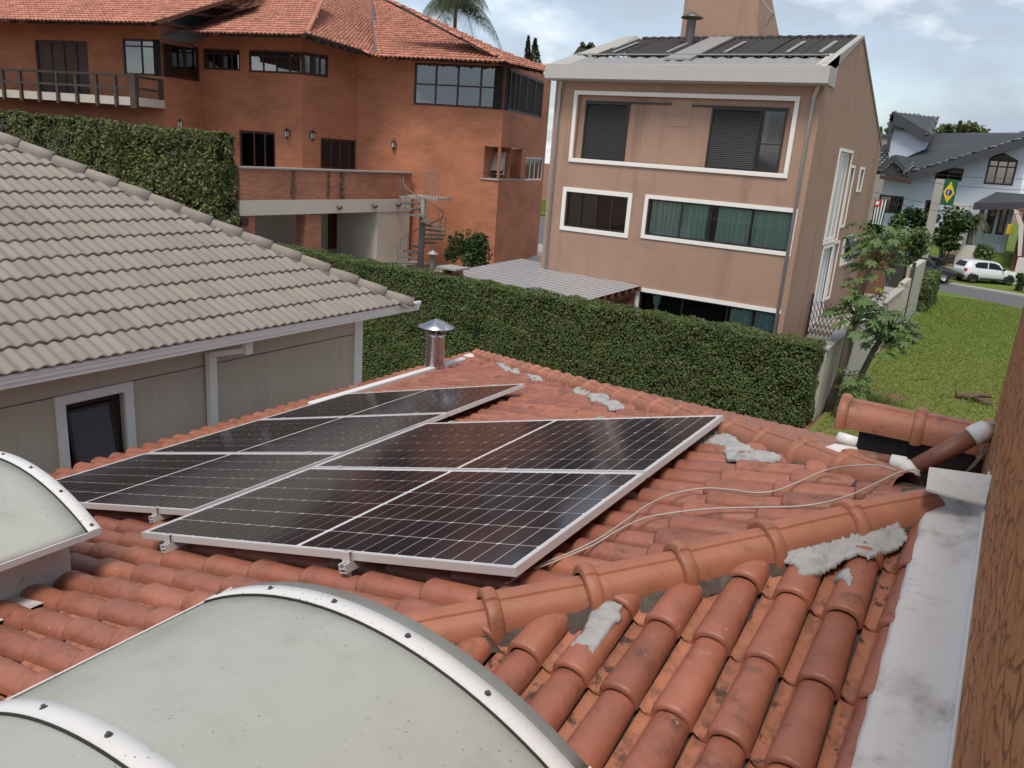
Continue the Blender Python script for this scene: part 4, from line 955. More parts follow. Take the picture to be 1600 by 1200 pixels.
# recessed salmon panel between the shutters
mb = MB(); SW.box(mb, TOPI[0]-.02, TOPI[1]+.02, TOPI[2]-.02, TOPI[3]+.02, -.30, -.13); mb.build('recess_panel', 'salmon_stucco', sh)
mb = MB(); SW.frame(mb, TOPF[0], TOPF[1], TOPF[2], TOPF[3], .125, -.01, .05); mb.build('window_trim', 'trim_white', sh, bevel=.008)
def louvre(u0, u1, z0, z1):
    mb = MB(); SW.frame(mb, u0, u1, z0, z1, .05, -.128, -.06); o = mb.build('shutter', 'bronze_frame', sh)
    m2 = MB(); SW.box(m2, u0+.03, u1-.03, z0+.03, z1-.03, -.127, -.115); m2.build('shutter_back', 'bronze_frame', o)
    z = z0+.07; sl = MB(); SW.box(sl, u0+.05, u1-.05, 0, .034, -.115, -.085)
    for i in range(len(sl.v)): 
        x_, y_, q_ = sl.v[i]; sl.v[i] = (x_, y_+(q_*.5), q_)
    me = sl.mesh('slat', 'bronze_frame')
    while z < z1-.07:
        s_ = bpy.data.objects.new('slat', me); link(s_, o); s_.location.z = z; z += .052
louvre(-12.505, -10.975, .03, 1.79); louvre(-8.30, -6.81, .03, 1.76)
for q in ((-12.52, -9.62, 1.795, 1.84, -.07), (-8.95, -6.10, 1.775, 1.82, -.07), (-12.52, -9.75, .002, .026, -.05), (-9.2, -6.10, .002, .026, -.05)):
    mb = MB(); SW.box(mb, *q[:4], -.128, q[4]); mb.build('shutter_track', 'bronze_frame', sh)
o = SW.window(sh, -6.80, -6.12, .04, 1.77, (), (.45,), 'bronze_frame', 'dark_glass', .05, -.10, None)
mb = MB(); SW.box(mb, -6.75, -6.62, .9, 1.72, -.1295, -.128); mb.build('curtain', 'curtain_white', o); mb = MB(); SW.box(mb, -6.74, -6.20, .10, .80, -.1288, -.1276); mb.build('blind', 'curtain_white', o)
mb = MB()
for i in range(9):
    a = -6.62+i*.055; mb.bar(SW.p(a, .86, -.085), SW.p(a+.28 if a+.28 < -6.16 else -6.16, .86+(min(a+.28, -6.16)-a)*2.6, -.085), .008, .008); mb.bar(SW.p(-6.16-(i*.055), .86, -.085), SW.p(max(-6.6, -6.44-i*.055), .86+(-6.16-i*.055-max(-6.6, -6.44-i*.055))*2.6, -.085), .008, .008)
mb.build('lattice', 'iron_grey', o)
mb = MB(); SW.box(mb, -9.62, -8.95, 1.18, 1.98, -.129, -.118); mb.build('patched_plaster', 'salmon_stucco', sh)
def curtains(parent, u0, u1, z0, z1, m, n0=-.22, seed=0):
    rs = random.Random(seed); mb = MB(); k = int((u1-u0)/.022); cols = []
    ph = rs.uniform(0, 6)
    for i in range(k+1):
        u = u0+(u1-u0)*i/k; d = .045*math.sin(u*44+ph+1.6*math.sin(u*7+ph))+.02*math.sin(u*91); cols.append([SW.p(u+.012*math.sin(z_*3+u*9), z_, n0+d*(1+.3*(z1-z_))) for z_ in (z0, (z0+z1)/2, z1)])
    mb.grid(cols); return mb.build('curtain', m, parent, True)
# small window
o = SW.window(sh, *SML, (.24, .5, .75), (), 'bronze_frame', 'curtain_glass', .05, -.07, 'room_dark', 'trim_white', .14)
u0, u1, z0, z1 = SML; mb = MB(); SW.box(mb, u0+.05, u0+(u1-u0)*.5, z0+.04, z1-.04, -.20, -.18); mb.build('blind', 'room_mid', o)
# big window with curtains
o = SW.window(sh, *BIG, (.245, .46, .735), (), 'bronze_frame', 'curtain_glass', .05, -.07, 'room_dark', 'trim_white', .12)
u0, u1, z0, z1 = BIG; W_ = u1-u0
curtains(o, u0+.04, u0+W_*.245, z0+.03, z1-.03, 'curtain_green', seed=1); curtains(o, u0+W_*.245, u0+W_*.43, z0+.03, z1-.03, 'curtain_green', seed=2); curtains(o, u0+W_*.49, u0+W_*.735, z0+.03, z1-.03, 'curtain_green', seed=3); curtains(o, u0+W_*.74, u1-.03, z0+.03, z1-.03, 'curtain_green', seed=4)
# glazed garden door
o = SW.window(sh, *DOOR, (.33, .66, .84), (), 'bronze_frame', 'curtain_glass', .05, -.07, 'room_dark', name='glass_door')
u0, u1, z0, z1 = DOOR; W_ = u1-u0
curtains(o, u0+W_*.67, u0+W_*.83, z0, z1-.03, 'curtain_green', seed=5); curtains(o, u0+W_*.845, u1-.03, z0, z1-.03, 'curtain_green', seed=6)
c = MB(); c.lathe([(.16, z1-.03-ZG), (.13, z1-.35-ZG), (.05, z1-.45-ZG), (.13, z1-.62-ZG), (.16, z1-.85-ZG), (.15, .1)], 12, (u0+.5, 24.32, ZG)); c.build('tied_curtain', 'curtain_green', o, True)
mb = MB(); SW.box(mb, u0-.18, u1+.12, z1, z1+.12, -.01, .04); SW.box(mb, u1+.0, u1+.10, ZG, z1, -.01, .03); SW.box(mb, u0-.14, u0-.0, ZG, z1, -.01, .02); mb.build('door_trim', 'trim_white', sh)
# gable windows
for k, (a, b, c, d) in enumerate(g1):
    mu = (.33, .66) if (b-a) > 1.2 and k != 5 else ((.5,) if b-a > .8 else ())
    if k == 5: mu = (.38,)
    o = GWL.window(sh, a, b, c, d, mu, (), 'trim_white', 'frosted' if k != 5 else 'curtain_glass', .07, -.08, 'room_mid', 'trim_white', .09)
    if k in (0, 1, 3, 4):
        mb = MB(); kk = int((b-a)/.03); mb.grid([[GWL.p(a+(b-a)*i/kk, z_, -.28+.04*math.sin(i*1.1+.5*math.sin(i*.4))) for z_ in (c+.03, d-.03)] for i in range(kk+1)]); mb.build('curtain', 'curtain_white', o, True)
    if k == 5:
        mb = MB(); m_ = (b-a)*.45; mb.hexa([GWL.p(a+m_, c+.15, .28), GWL.p(b-.05, c+.15, .28), GWL.p(b-.05, c+.15, .31), GWL.p(a+m_, c+.15, .31), GWL.p(a+m_, d-.05, -.06), GWL.p(b-.05, d-.05, -.06), GWL.p(b-.05, d-.05, -.03), GWL.p(a+m_, d-.05, -.03)]); mb.build('open_sash', 'bronze_frame', o)
# downpipes
for (u, zt_) in ((-13.42, 2.2), (-5.43, 2.2)):
    mb = MB(); p = SW.p(u, 0, .06); mb.tube([(p.x+.12, 23.75, 2.42), (p.x+.08, 23.8, 2.3), (p.x, p.y, 2.1), (p.x, p.y, ZG)], .05, 10); mb.build('downpipe', 'fascia_white', sh, True)
# parapet fascia, gable coping and roof sheets
mb = MB(); mb.box(-13.75, -5.02, 23.42, 23.56, 2.42, 2.86); mb.box(-13.75, -5.02, 23.56, 24.02, 2.40, 2.47); mb.build('fascia', 'fascia_white', sh, bevel=.01); MB().hexa([(-5.5, 23.565, 2.475), (-5.19, 23.565, 2.475), (-5.19, 25.2, 2.475), (-5.5, 25.2, 2.475), (-5.5, 23.565, 2.85), (-5.19, 23.565, 2.85), (-5.19, 25.2, 3.40), (-5.5, 25.2, 3.40)]).build('fascia_return', 'fascia_white', sh)
rs_ = (RID[1]-2.83)/(RID[0]-23.5); RZ = lambda y: 2.80+(y-23.55)*rs_
def corr(mb, x0, x1, ya, yb, z_off, pitch_, amp):
    n_ = int((x1-x0)/pitch_*8); mb.grid([[(x0+(x1-x0)*i/n_, y, RZ(y)+z_off+amp*math.sin(2*math.pi*(x0+(x1-x0)*i/n_)/pitch_)) for y in (ya, yb)] for i in range(n_+1)][::-1])
mb = MB(); mb.grid([[(x, y, RZ(y)+.02+(.035 if (i % 4) in (1, 2) else 0)) for y in (23.56, 24.9)] for i, x in enumerate(np.arange(-13.5, -5.3, .11))][::-1]); mb.build('eave_sheet', 'zinc', sh)
xs2 = np.linspace(-12.9, -5.42, 9)
for i, (a, b) in enumerate(zip(xs2, xs2[1:])):
    if i == 3: continue
    mb = MB(); corr(mb, a+.01, b-.01, 24.88, RID[0]+.05, .06+.008*(i % 2), .18, .025); mb.build('roof_sheet', 'fibre_cement', sh, True)
    if i in (0, 2, 4, 6, 7):
        m2 = MB(); w0 = a+.25+.2*(i % 3); m2.hexa([(w0, y, RZ(y)+h_) for h_ in (.09, .115) for y, w0 in ((25.3, a+.5), (25.3, a+.62), (27.3, a+.62), (27.3, a+.5))][:8] if False else [(a+.5, 25.4, RZ(25.4)+.09), (a+.62, 25.4, RZ(25.4)+.09), (a+.62, 27.2, RZ(27.2)+.09), (a+.5, 27.2, RZ(27.2)+.09), (a+.5, 25.4, RZ(25.4)+.118), (a+.62, 25.4, RZ(25.4)+.118), (a+.62, 27.2, RZ(27.2)+.118), (a+.5, 27.2, RZ(27.2)+.118)]); m2.build('joint_strip', 'zinc', sh)
mb = MB(); mb.box(-13.4, -5.42, 24.82, 24.95, RZ(24.9)+.09, RZ(24.9)+.13); mb.build('roof_bar', 'zinc', sh)
a_, b_ = xs2[3], xs2[4]; mb = MB(); mb.hexa([(a_, 24.3, RZ(24.3)+.06), (b_-.1, 24.3, RZ(24.3)+.06), (b_-.1, RID[0], RZ(RID[0])+.06), (a_, RID[0], RZ(RID[0])+.06), (a_, 24.3, RZ(24.3)+.12), (b_-.1, 24.3, RZ(24.3)+.12), (b_-.1, RID[0], RZ(RID[0])+.13), (a_, RID[0], RZ(RID[0])+.13)]); mb.build('flashing', 'zinc', sh)
mb = MB(); mb.tube([(x, RID[0], RZ(RID[0])+.07+.015*math.sin(x*20)) for x in np.linspace(-12.6, -5.4, 80)], .07, 8); mb.build('ridge_roll', 'fibre_cement', sh, True)
mb = MB(); mb.quad((XR-.1, RID[0], RID[1]), (XL, RID[0], RID[1]), (XL, FARY, FARZ), (XR-.1, FARY, FARZ)); mb.build('rear_roof', 'fibre_cement', sh)
MB().box(-5.50, -5.022, 23.50, 24.03, 2.472, 2.868).build('fascia_return', 'fascia_white', sh)
mb = MB(); mb.hexa([(XR-.14, 23.9, 2.70), (XR+.03, 23.9, 2.58), (XR+.03, RID[0], RID[1]), (XR-.14, RID[0], RID[1]), (XR-.14, 23.9, 2.99), (XR+.03, 23.9, 2.96), (XR+.03, RID[0], RID[1]+.08), (XR-.14, RID[0], RID[1]+.08)]); mb.hexa([(XR-.22, RID[0], RID[1]-.02), (XR+.04, RID[0], RID[1]-.02), (XR+.04, FARY, FARZ), (XR-.22, FARY, FARZ), (XR-.22, RID[0], RID[1]+.06), (XR+.04, RID[0], RID[1]+.06), (XR+.04, FARY, FARZ+.05), (XR-.22, FARY, FARZ+.05)]); mb.build('gable_coping', 'coping', sh)
mb = MB(); mb.hexa([(XL-.05, 23.5, 2.6), (XL+.9, 23.5, 2.6), (XL+.9, RID[0]+.1, RZ(RID[0])+.0), (XL-.05, RID[0]+.1, RZ(RID[0])+.0), (XL-.05, 23.5, 2.86), (XL+.30, 23.5, 2.86), (XL+.75, RID[0]+.1, RZ(RID[0])+.20), (XL+.35, RID[0]+.1, RZ(RID[0])+.20)]); mb.build('gable_coping', 'coping', sh)
# water-tank tower
mb = MB(); mb.prism([(-11.3, 28.4, 3.8), (-9.3, 28.4, 3.8), (-9.3, 28.4, 7.0), (-11.3, 28.4, 7.0)], (0, 2.6, 0)); mb.build('tower', 'salmon_stucco', sh)
mb = MB(); mb.add([(-9.3, 28.38, 3.8), (-9.3, 31.0, 3.8), (-9.3, 31.0, 4.7), (-9.3, 28.38, 8.2), (-8.55, 28.6, 3.8), (-8.55, 31.0, 3.8), (-8.45, 31.0, 4.4), (-9.0, 28.6, 7.2)], [(0, 4, 7, 3), (4, 5, 6, 7), (3, 7, 6, 2)]); mb.build('tower_wedge', 'salmon_stucco', sh)
mb = MB(); mb.box(-11.36, -9.26, 28.34, 28.4, 4.05, 4.24); mb.build('tower_band', 'fascia_white', sh)
mb = MB(); mb.tube([(-8.35, 28.4, 4.7), (-8.15, 28.3, 5.05), (-8.25, 28.3, 5.1), (-8.75, 28.3, 5.6)], .03, 6); mb.build('antenna_bracket', 'zinc', sh)
fl = MB(); fl.lathe([(.15, -.6), (.15, .80)], 16, (-10.45, 27.1, RZ(27.1))); fo = fl.build('flue', 'dark_steel', sh, True)
fl = MB(); fl.lathe([(0, 1.06), (.36, .88), (.36, .85), (0, .92)], 20, (-10.45, 27.1, RZ(27.1))); fl.build('flue_hat', 'dark_steel', fo, True)
# stained vertical trim band near the corner
mb = MB(); SW.box(mb, -5.42, XR+.004, ZG, 2.41, -.05, .03); mb.build('corner_pilaster', 'salmon_stucco', sh)

# ------------------------------------------------------------------ pergola with translucent sheets
pg = thing('pergola', 'flat pergola roof of greyish translucent sheets beside the salmon house', 'pergola', (-12.3, 22, ZG))
c_fl, c_fr, c_nr, c_nl = atY(815, 404, 24.8), Vector((-9.85, 23.88, -3.77)), atY(900, 474, 21.1), atY(676, 429, 21.1)
n_ = 13
for i in range(n_):
    a, b = i/n_, (i+1)/n_-.006
    mb = MB(); P4 = [c_fl.lerp(c_nl, a), c_fr.lerp(c_nr, a), c_fr.lerp(c_nr, b), c_fl.lerp(c_nl, b)]
    mb.hexa([p-Vector((0, 0, .008)) for p in P4]+P4); mb.build('roof_panel', 'pergola_sheet', pg)
    m2 = MB(); m2.bar(P4[3]+Vector((0, 0, .006)), P4[2]+Vector((0, 0, .006)), .035, .012); m2.build('joint_strip', 'zinc', pg)
for i in range(10):
    t_ = i/9; a = c_fl.lerp(c_nl, t_)-Vector((0, 0, .09)); b = c_fr.lerp(c_nr, t_)-Vector((-.04, 0, .09)); MB().bar(a, b, .06, .14).build('rafter', 'wood_beam', pg)
for a, b in ((c_fl, c_nl), (c_fr, c_nr)): MB().bar(a-Vector((.15 if a is c_fr else -.15, 0, .24)), b-Vector((.15 if a is c_fr else -.15, 0, .24)), .10, .16).build('beam', 'wood_beam', pg)
for p in (c_nl, c_nr, c_fl, c_fr): MB().box(p.x-.25 if p.x > -12 else p.x+.1, p.x-.1 if p.x > -12 else p.x+.25, p.y-.2, p.y-.05, ZG, p.z-.3).build('post', 'wood_beam', pg)
t = thing('barbecue_chimney', 'small square brick chimney with slab cap above the pergola', 'chimney', (-14.2, 20.9, -4))
q = atY(712, 426, 21.1)
MB().box(q.x-.26, q.x+.26, 20.7, 21.2, ZG, q.z-.02).build('stack', 'brick_parapet', t); MB().box(q.x-.40, q.x+.40, 20.55, 21.35, q.z+.14, q.z+.20).build('cap_slab', 'stone_grey', t)
for sx in (-.2, .2): MB().box(q.x+sx-.06, q.x+sx+.06, 20.72, 21.15, q.z-.02, q.z+.14).build('cap_pier', 'brick_parapet', t)
t = thing('vent_pipe', 'slim pipe with a small conical cap by the spiral stair', 'vent', (-15.5, 21, -4)); q = atY(676, 400, 21.2)
MB().lathe([(.07, -2.5), (.07, .35)], 12, (q.x, q.y, q.z-.3)).build('pipe', 'iron_grey', t, True); MB().lathe([(0, .50), (.2, .38), (.2, .36), (0, .40)], 16, (q.x, q.y, q.z-.3)).build('cap', 'zinc', t, True)
# ------------------------------------------------------------------ brick house behind
KB = 1.33; ZB = -5.5
bh = thing('brick_house', 'large two storey red brick house with clay tile roofs and dark timber windows', 'house', (-32, 28, ZB))
def wall_from(a, b): return Wall(a, math.degrees(math.atan2(b[1]-a[1], b[0]-a[0]))), math.hypot(b[0]-a[0], b[1]-a[1])
A0, A1, A2, A3, A4, A5, A6 = (-46.8, 21.9), (-34.5, 24.3), (-34.95, 26.8), (-29.5, 28.05), (-28.6, 30.8), (-21.2, 32.6), (-23.2, 40.3)
W01, L01 = wall_from(A0, A1); W12, L12 = wall_from(A1, A2); W23, L23 = wall_from(A2, A3); W34, L34 = wall_from(A3, A4); W45, L45 = wall_from(A4, A5); W56, L56 = wall_from(A5, A6)
def R4(W, l, t, r, b_): return W.rect([l, t, r, b_])
zt = 2.9*KB
def clampu(q, L_): return (max(q[0], .02), min(q[1], L_-.02), q[2], q[3])
door1 = R4(W01, (54, 62), (136, 64), (61, 146), (141, 148))
w1a = clampu(R4(W01, (191, 60.5), (253, 61.5), (194, 116), (259, 120)), L01); w1a = (w1a[0], L01, w1a[2], w1a[3])
w1b = (0, L12-.25, w1a[2], w1a[3])
w2 = clampu(R4(W23, (316, 75), (374.5, 77.5), (317, 108), (375, 110.5)), L23)
w3a = R4(W23, (388, 78), (470, 80), (390, 112.5), (472, 116)); w3a = (w3a[0], L23, w3a[2], w3a[3])
r_ = W34.uz(513, 100)[0]; w3b = (0, r_, w3a[2], w3a[3])
d2 = clampu(R4(W23, (375, 203), (431, 207), (373, 262), (429, 265)), L23)
d3 = clampu(R4(W34, (501, 215), (562, 220), (501, 263), (561, 266)), L34)
w4a = R4(W45, (648, 97), (788, 104), (646, 163), (786, 172)); w4a = (w4a[0], L45, w4a[2], w4a[3])
w4b = (0, 6.6, w4a[2], w4a[3])
rec = R4(W45, (757, 228), (790, 230), (755, 278), (787, 281)); rec = (rec[0], L45, rec[2], rec[3])
recb = (0, W56.uz(815, 250)[0], rec[2], rec[3])
w5 = R4(W56, (822, 245), (849, 247), (820, 280), (847, 283))
ZT = 3.2*KB
def bwall(W, L_, z1, holes, m):
    mb = MB(); W.sheet(mb, 0, L_, ZB, z1, holes, .12); return mb.build('wall', m, bh)
bwall(W01, L01, ZT+.25, [door1, w1a], 'brick_x'); bwall(W12, L12, ZT+.25, [w1b], 'brick_y'); bwall(W23, L23, ZT+.25, [w2, w3a, d2], 'brick_x'); bwall(W34, L34, ZT+.25, [w3b, d3], 'brick_y')
bwall(W45, L45, ZT-.05, [w4a, rec], 'brick_x'); bwall(W56, L56, ZT-.05, [w4b, recb, w5], 'brick_y')
W01.window(bh, *door1, (.28, .52, .76), (), 'mahogany', 'mahogany', .10, -.08, 'room_dark', name='door')
W01.window(bh, *w1a, (.47, .88), (.80,), 'mahogany', 'window_glass', .09, -.03, 'room_dark')
W12.window(bh, *w1b, (.2, .6), (), 'mahogany', 'dark_glass', .12, -.03, 'room_dark')
W23.window(bh, *w2, (.27, .52, .77), (.78,), 'mahogany', 'window_glass', .09, -.05, 'room_dark')
W23.window(bh, *w3a, (.27, .52, .77), (.74,), 'mahogany', 'window_glass', .09, -.03, 'room_mid')
W34.window(bh, *w3b, (.35, .68), (), 'mahogany', 'dark_glass', .12, -.03, 'room_dark')
W23.window(bh, *d2, (.4, .7), (), 'mahogany', 'dark_glass', .10, -.07, 'room_mid', name='terrace_door')
W34.window(bh, *d3, (.3, .55, .8), (), 'mahogany', 'dark_glass', .10, -.07, 'room_mid', name='terrace_door')
W45.window(bh, *w4a, (.245, .49, .74), (.5,), 'mahogany', 'window_glass', .10, -.03, 'room_dark')
W56.window(bh, *w4b, (.14, .25, .36, .55, .78), (), 'mahogany', 'room_dark', .12, -.03, 'room_dark')
W56.window(bh, *w5, (.3, .55, .8), (), 'trim_white', 'dark_glass', .07, -.06, 'room_dark')
# recessed corner with a small open window
mb = MB(); mb.quad(W45.p(rec[0], rec[2], -.12), W45.p(rec[0], rec[2], -1.6), W45.p(rec[0], rec[3], -1.6), W45.p(rec[0], rec[3], -.12))
mb.quad(W45.p(rec[0], rec[2], -1.6), W45.p(L45, rec[2], -1.6), W45.p(L45, rec[3], -1.6), W45.p(rec[0], rec[3], -1.6))
mb.quad(W56.p(recb[1], rec[2], -.12), W56.p(recb[1], rec[3], -.12), W56.p(recb[1], rec[3], -3.4), W56.p(recb[1], rec[2], -3.4)); mb.build('recess_wall', 'brick_x', bh)
mb = MB(); q = [W45.p(rec[0], 0, .02), W45.p(L45+.02, 0, .02), W56.p(recb[1], 0, .02), W45.p(rec[0], 0, -3)]
mb.prism([p+Vector((0, 0, rec[2]-.06)) for p in q], (0, 0, .07)); mb.build('recess_floor', 'stone_grey', bh)
mb = MB(); mb.prism([p+Vector((0, 0, rec[3]+.005)) for p in q], (0, 0, .06)); mb.build('recess_ceiling', 'brick_x', bh)
hh = rec[3]-rec[2]; ru = W45.uz(762, 255, -1.55)[0]; rv = W45.uz(789, 256, -1.55)[0]; W45.window(bh, ru, rv, rec[2]+.12*hh, rec[2]+.78*hh, (.35,), (), 'trim_white', 'dark_glass', .06, -1.5, None)
mb = MB(); u = ru+.4*(rv-ru); mb.hexa([W45.p(u, rec[2]+.25*hh, -1.0), W45.p(u+.6, rec[2]+.25*hh, -1.0), W45.p(u+.6, rec[2]+.25*hh, -.97), W45.p(u, rec[2]+.25*hh, -.97), W45.p(u, rec[2]+.84*hh, -1.5), W45.p(u+.6, rec[2]+.84*hh, -1.5), W45.p(u+.6, rec[2]+.84*hh, -1.47), W45.p(u, rec[2]+.84*hh, -1.47)]); mb.build('open_sash', 'curtain_white', bh)
mb = MB(); z_ = rec[2]-.03; W45.box(mb, rec[0]-.1, L45, z_-.03, z_+.03, .0, .05); mb.build('ledge', 'coping', bh)
mb = MB(); W56.box(mb, recb[1], 4.2, z_-.03, z_+.03, .0, .05); mb.build('ledge', 'coping', bh)
# wall lanterns
def lantern(W, px, py):
    u, z = W.uz(px, py, .15); o = MB().box(-.07, .07, -.07, .07, -.16, .10); o.v = [tuple(W.p(u, z, .15)+Vector(p)) for p in o.v]; l_ = o.build('wall_lantern', 'lamp_glass', bh)
    c = MB(); c.lathe([(0, .26), (.05, .18), (.13, .10), (.12, .08)], 8, W.p(u, z, .15)); c.lathe([(.09, -.15), (.05, -.22), (.02, -.30), (0, -.32)], 8, W.p(u, z, .15)); c.bar(W.p(u, z+.14, .15), W.p(u, z+.05, 0), .03, .03)
    for a in (-.075, .075):
        for b in (-.075, .075): p = W.p(u, z, .15); c.bar((p.x+a, p.y+b, z-.16), (p.x+a, p.y+b, z+.1), .025, .025)
    c.build('lantern_frame', 'dark_frame', l_)
lantern(W23, 448, 208); lantern(W34, 489, 211); lantern(W45, 615, 225); lantern(W01, 281, 193)
# ---- roofs
def roof_plane(e0, e1, slope):
    e0, e1 = Vector(e0), Vector(e1); A = (e1-e0).normalized(); back = Vector((-A.y, A.x, 0)).normalized(); return RP(e0, A, back+Vector((0, 0, slope))-A*0)
def S(px, py, zpre): p = atZ(px, py, zpre*KB); return p
c_, d_, b_, a_ = S(304, 48, 3.2), S(480, 52, 3.2), S(246, 33, 3.2), S(0, 28, 3.2)
e_ = S(588, 85, 3.02); f_ = S(787, 94, 2.98); g_ = S(856, 110, 2.98)
def on_rp(rp, px, py): a, d = rp.ad(px, py); return rp.p(a, d)
def tile_field(name, rp, poly3, w, ex, m, parent, hgt=.07, seg=6):
    P2 = [((p-rp.O).dot(rp.A), (p-rp.O).dot(rp.D)) for p in poly3]; a0, a1 = min(p[0] for p in P2), max(p[0] for p in P2); d0, d1 = min(p[1] for p in P2), max(p[1] for p in P2)
    V = []; F = []; k = 0
    for i in range(int((a1-a0)/w)+1):
        for j in range(-1, int((d1-d0)/ex)+1):
            a, d = a0+i*w, d0+j*ex
            if not in_poly(a+w*.55, max(d+ex*.5, d0+.02), P2): continue
            jj = random.uniform(-.03, .03)
            for v, sc_, hz_ in ((0, 1.0, .045), (1.12, .85, .0)):
                V.append(rp.p(a, d+ex*v+jj, .005+hz_*.4)); V.append(rp.p(a+w*.22, d+ex*v+jj, .0+hz_*.4))
                for q in range(seg+1):
                    t_ = math.pi*(1-q/seg); V.append(rp.p(a+w*.6+w*.38*sc_*math.cos(t_), d+ex*v+jj, hgt*sc_*math.sin(t_)+hz_))
            n_ = seg+3
            for q in range(n_-1): F.append((k+q, k+q+1, k+n_+q+1, k+n_+q))
            for q in range(2, n_-1): V.append(Vector(V[k+q])-rp.n*.03)
            V.append(Vector(V[k+n_-1])-rp.n*.03); b0 = k+2*n_
            for q in range(2, n_-1): F.append((k+q+1, k+q, b0+q-2, b0+q-1))
            k = len(V)
    o = bpy.data.objects.new(name, fast_mesh(name, [tuple(v) for v in V], F, m, True)); link(o, parent); o['kind'] = 'stuff'; return o
def roof_part(rp, pxs, first3, m='terracotta_far', deck='old_wood', w=.235, ex=.40, nm='roof', parent=bh):
    poly = list(first3)+[on_rp(rp, *q) for q in pxs]
    mb = MB(); mb.prism([p-rp.n*.02 for p in poly], -rp.n*.07); o = mb.build(nm, deck, parent)
    tile_field('tiles', rp, poly, w, ex, m, o); return poly
R1 = roof_plane(a_, b_, .40); R2 = roof_plane(c_, d_, .40); R2b = roof_plane(d_, e_, .40); R3 = roof_plane(e_, f_, .40); R3b = roof_plane(f_, g_, .40)
a_out = a_+(a_-b_)*1.1
r1 = roof_part(R1, [(392, -10), (300, -24)], [a_out, b_])
mbx = on_rp(R1, 180, 0)
r2 = roof_part(R2, [(513, -20), (430, -18)], [c_, d_])
r2b = roof_part(R2b, [(582, -13), (511, -13)], [d_, e_])
r3 = roof_part(R3, [(582, -13)], [e_, f_])
r3b = roof_part(R3b, [(860, 107), (788, 83), (600, -3)], [f_, g_])
def hipline(p0, p1, rp, m='terracotta_far', r=.11):
    a, b = on_rp(rp, *p0), on_rp(rp, *p1); n_ = int((b-a).length/.42); 
    for i in range(n_):
        q0 = a.lerp(b, i/n_); q1 = a.lerp(b, (i+1.12)/n_); MB().tube([q0+Vector((0, 0, .06)), q1+Vector((0, 0, .04))], [r, r*.8], 8).build('ridge_cap', m, bh, True)
hipline((481, 51), (505, 0), R2); hipline((787, 92), (600, 0), R3)
mb = MB(); v0, v1 = on_rp(R3, 588, 84), on_rp(R3, 583, 0); mb.bar(v0+Vector((0, 0, .05)), v1+Vector((0, 0, .05)), .22, .03); mb.build('valley_flashing', 'far_grey', bh)
# glazed strip between two roofs
G = [on_rp(R1, 248, 34), on_rp(R1, 395, -11), on_rp(R2, 430, -16), on_rp(R2, 303, 46)]
mb = MB(); mb.quad(*G); go = mb.build('roof_glazing', 'dark_glass', bh)
for t_ in (0, .28, .52, .74): mb = MB(); mb.bar(G[0].lerp(G[1], t_), G[3].lerp(G[2], t_), .10, .10); mb.build('glazing_bar', 'wood_beam', go)
for p0, p1 in ((G[0], G[1]), (G[3], G[2]), (G[0], G[3])): mb = MB(); mb.bar(p0, p1, .14, .14); mb.build('glazing_bar', 'wood_beam', go)
mb = MB(); mb.quad(*[p-Vector((0, 0, .6)) for p in G]); mb.build('glazing_back', 'far_grey', go)
mb = MB(); mb.quad(G[0], G[3], G[3]-Vector((0, 0, .8)), G[0]-Vector((0, 0, .8))); mb.build('glazing_cheek', 'wood_beam', bh)
# rafters and soffit
def rafters(e0, e1, n_, rp, ln=1.6):
    for i in range(n_):
        p = e0.lerp(e1, (i+.5)/n_)-rp.n*.16; MB().bar(p+rp.D*.05, p+rp.D*ln, .12, .16).build('rafter', 'old_wood', bh)
rafters(a_, b_, 9, R1, 2.4); rafters(c_, d_.lerp(c_, .12), 6, R2, .9); rafters(d_.lerp(e_, .12), e_, 7, R2b, .9); rafters(e_, f_.lerp(e_, .1), 8, R3, .9); rafters(f_.lerp(g_, .1), g_, 6, R3b, .9)
for p0, p1, rp in ((a_, b_, R1), (c_, d_, R2), (d_, e_, R2b), (e_, f_, R3), (f_, g_, R3b)): mb = MB(); mb.bar(p0.lerp(p1, .14)+rp.D*.6-rp.n*.26, p1.lerp(p0, .14)+rp.D*.6-rp.n*.26, .12, .18); mb.build('wall_plate', 'old_wood', bh)
# chimney stub behind
q = atY(104, 4, 34); MB().box(q.x-.4, q.x+.4, 33.6, 34.4, 2, q.z+1.2).build('chimney', 'brick_x', bh)
# ---- balcony
BW = Wall(W01.p(0, 0, 1.5)[:2], math.degrees(math.atan2(W01.u.y, W01.u.x)))
u1, zr1 = BW.uz(212, 119); u0b, zr0 = BW.uz(8, 106); zfl = BW.uz(212, 152)[1]; zbt = BW.uz(212, 165)[1]; ztop = (zr0+zr1)/2
bal = bh
mb = MB(); BW.box(mb, -2, u1+.15, zbt, zfl, -1.5, 0); mb.build('balcony_slab', 'cream_plaster', bh)
us = [BW.uz(x, 130)[0] for x in (-20, 7, 34, 62, 91, 121, 152, 182)]
for u in us: mb = MB(); BW.box(mb, u-.07, u+.07, zbt-.12, ztop, .0, .12); mb.build('balcony_post', 'old_wood', bh)
mb = MB(); BW.box(mb, u1-.20, u1+.12, zbt-.12, ztop+.04, -.05, .2); mb.build('balcony_post', 'old_wood', bh)
mb = MB(); BW.box(mb, u1-.02, u1+.12, zbt+.1, ztop-.1, -1.45, -1.3); mb.build('balcony_post', 'old_wood', bh)
mb = MB(); BW.box(mb, -2, u1, ztop-.08, ztop+.02, -.01, .13); mb.build('hand_rail', 'old_wood', bh)
mb = MB(); BW.box(mb, -2, u1, zfl+.32, zfl+.42, .02, .10); mb.build('lower_rail', 'old_wood', bh)
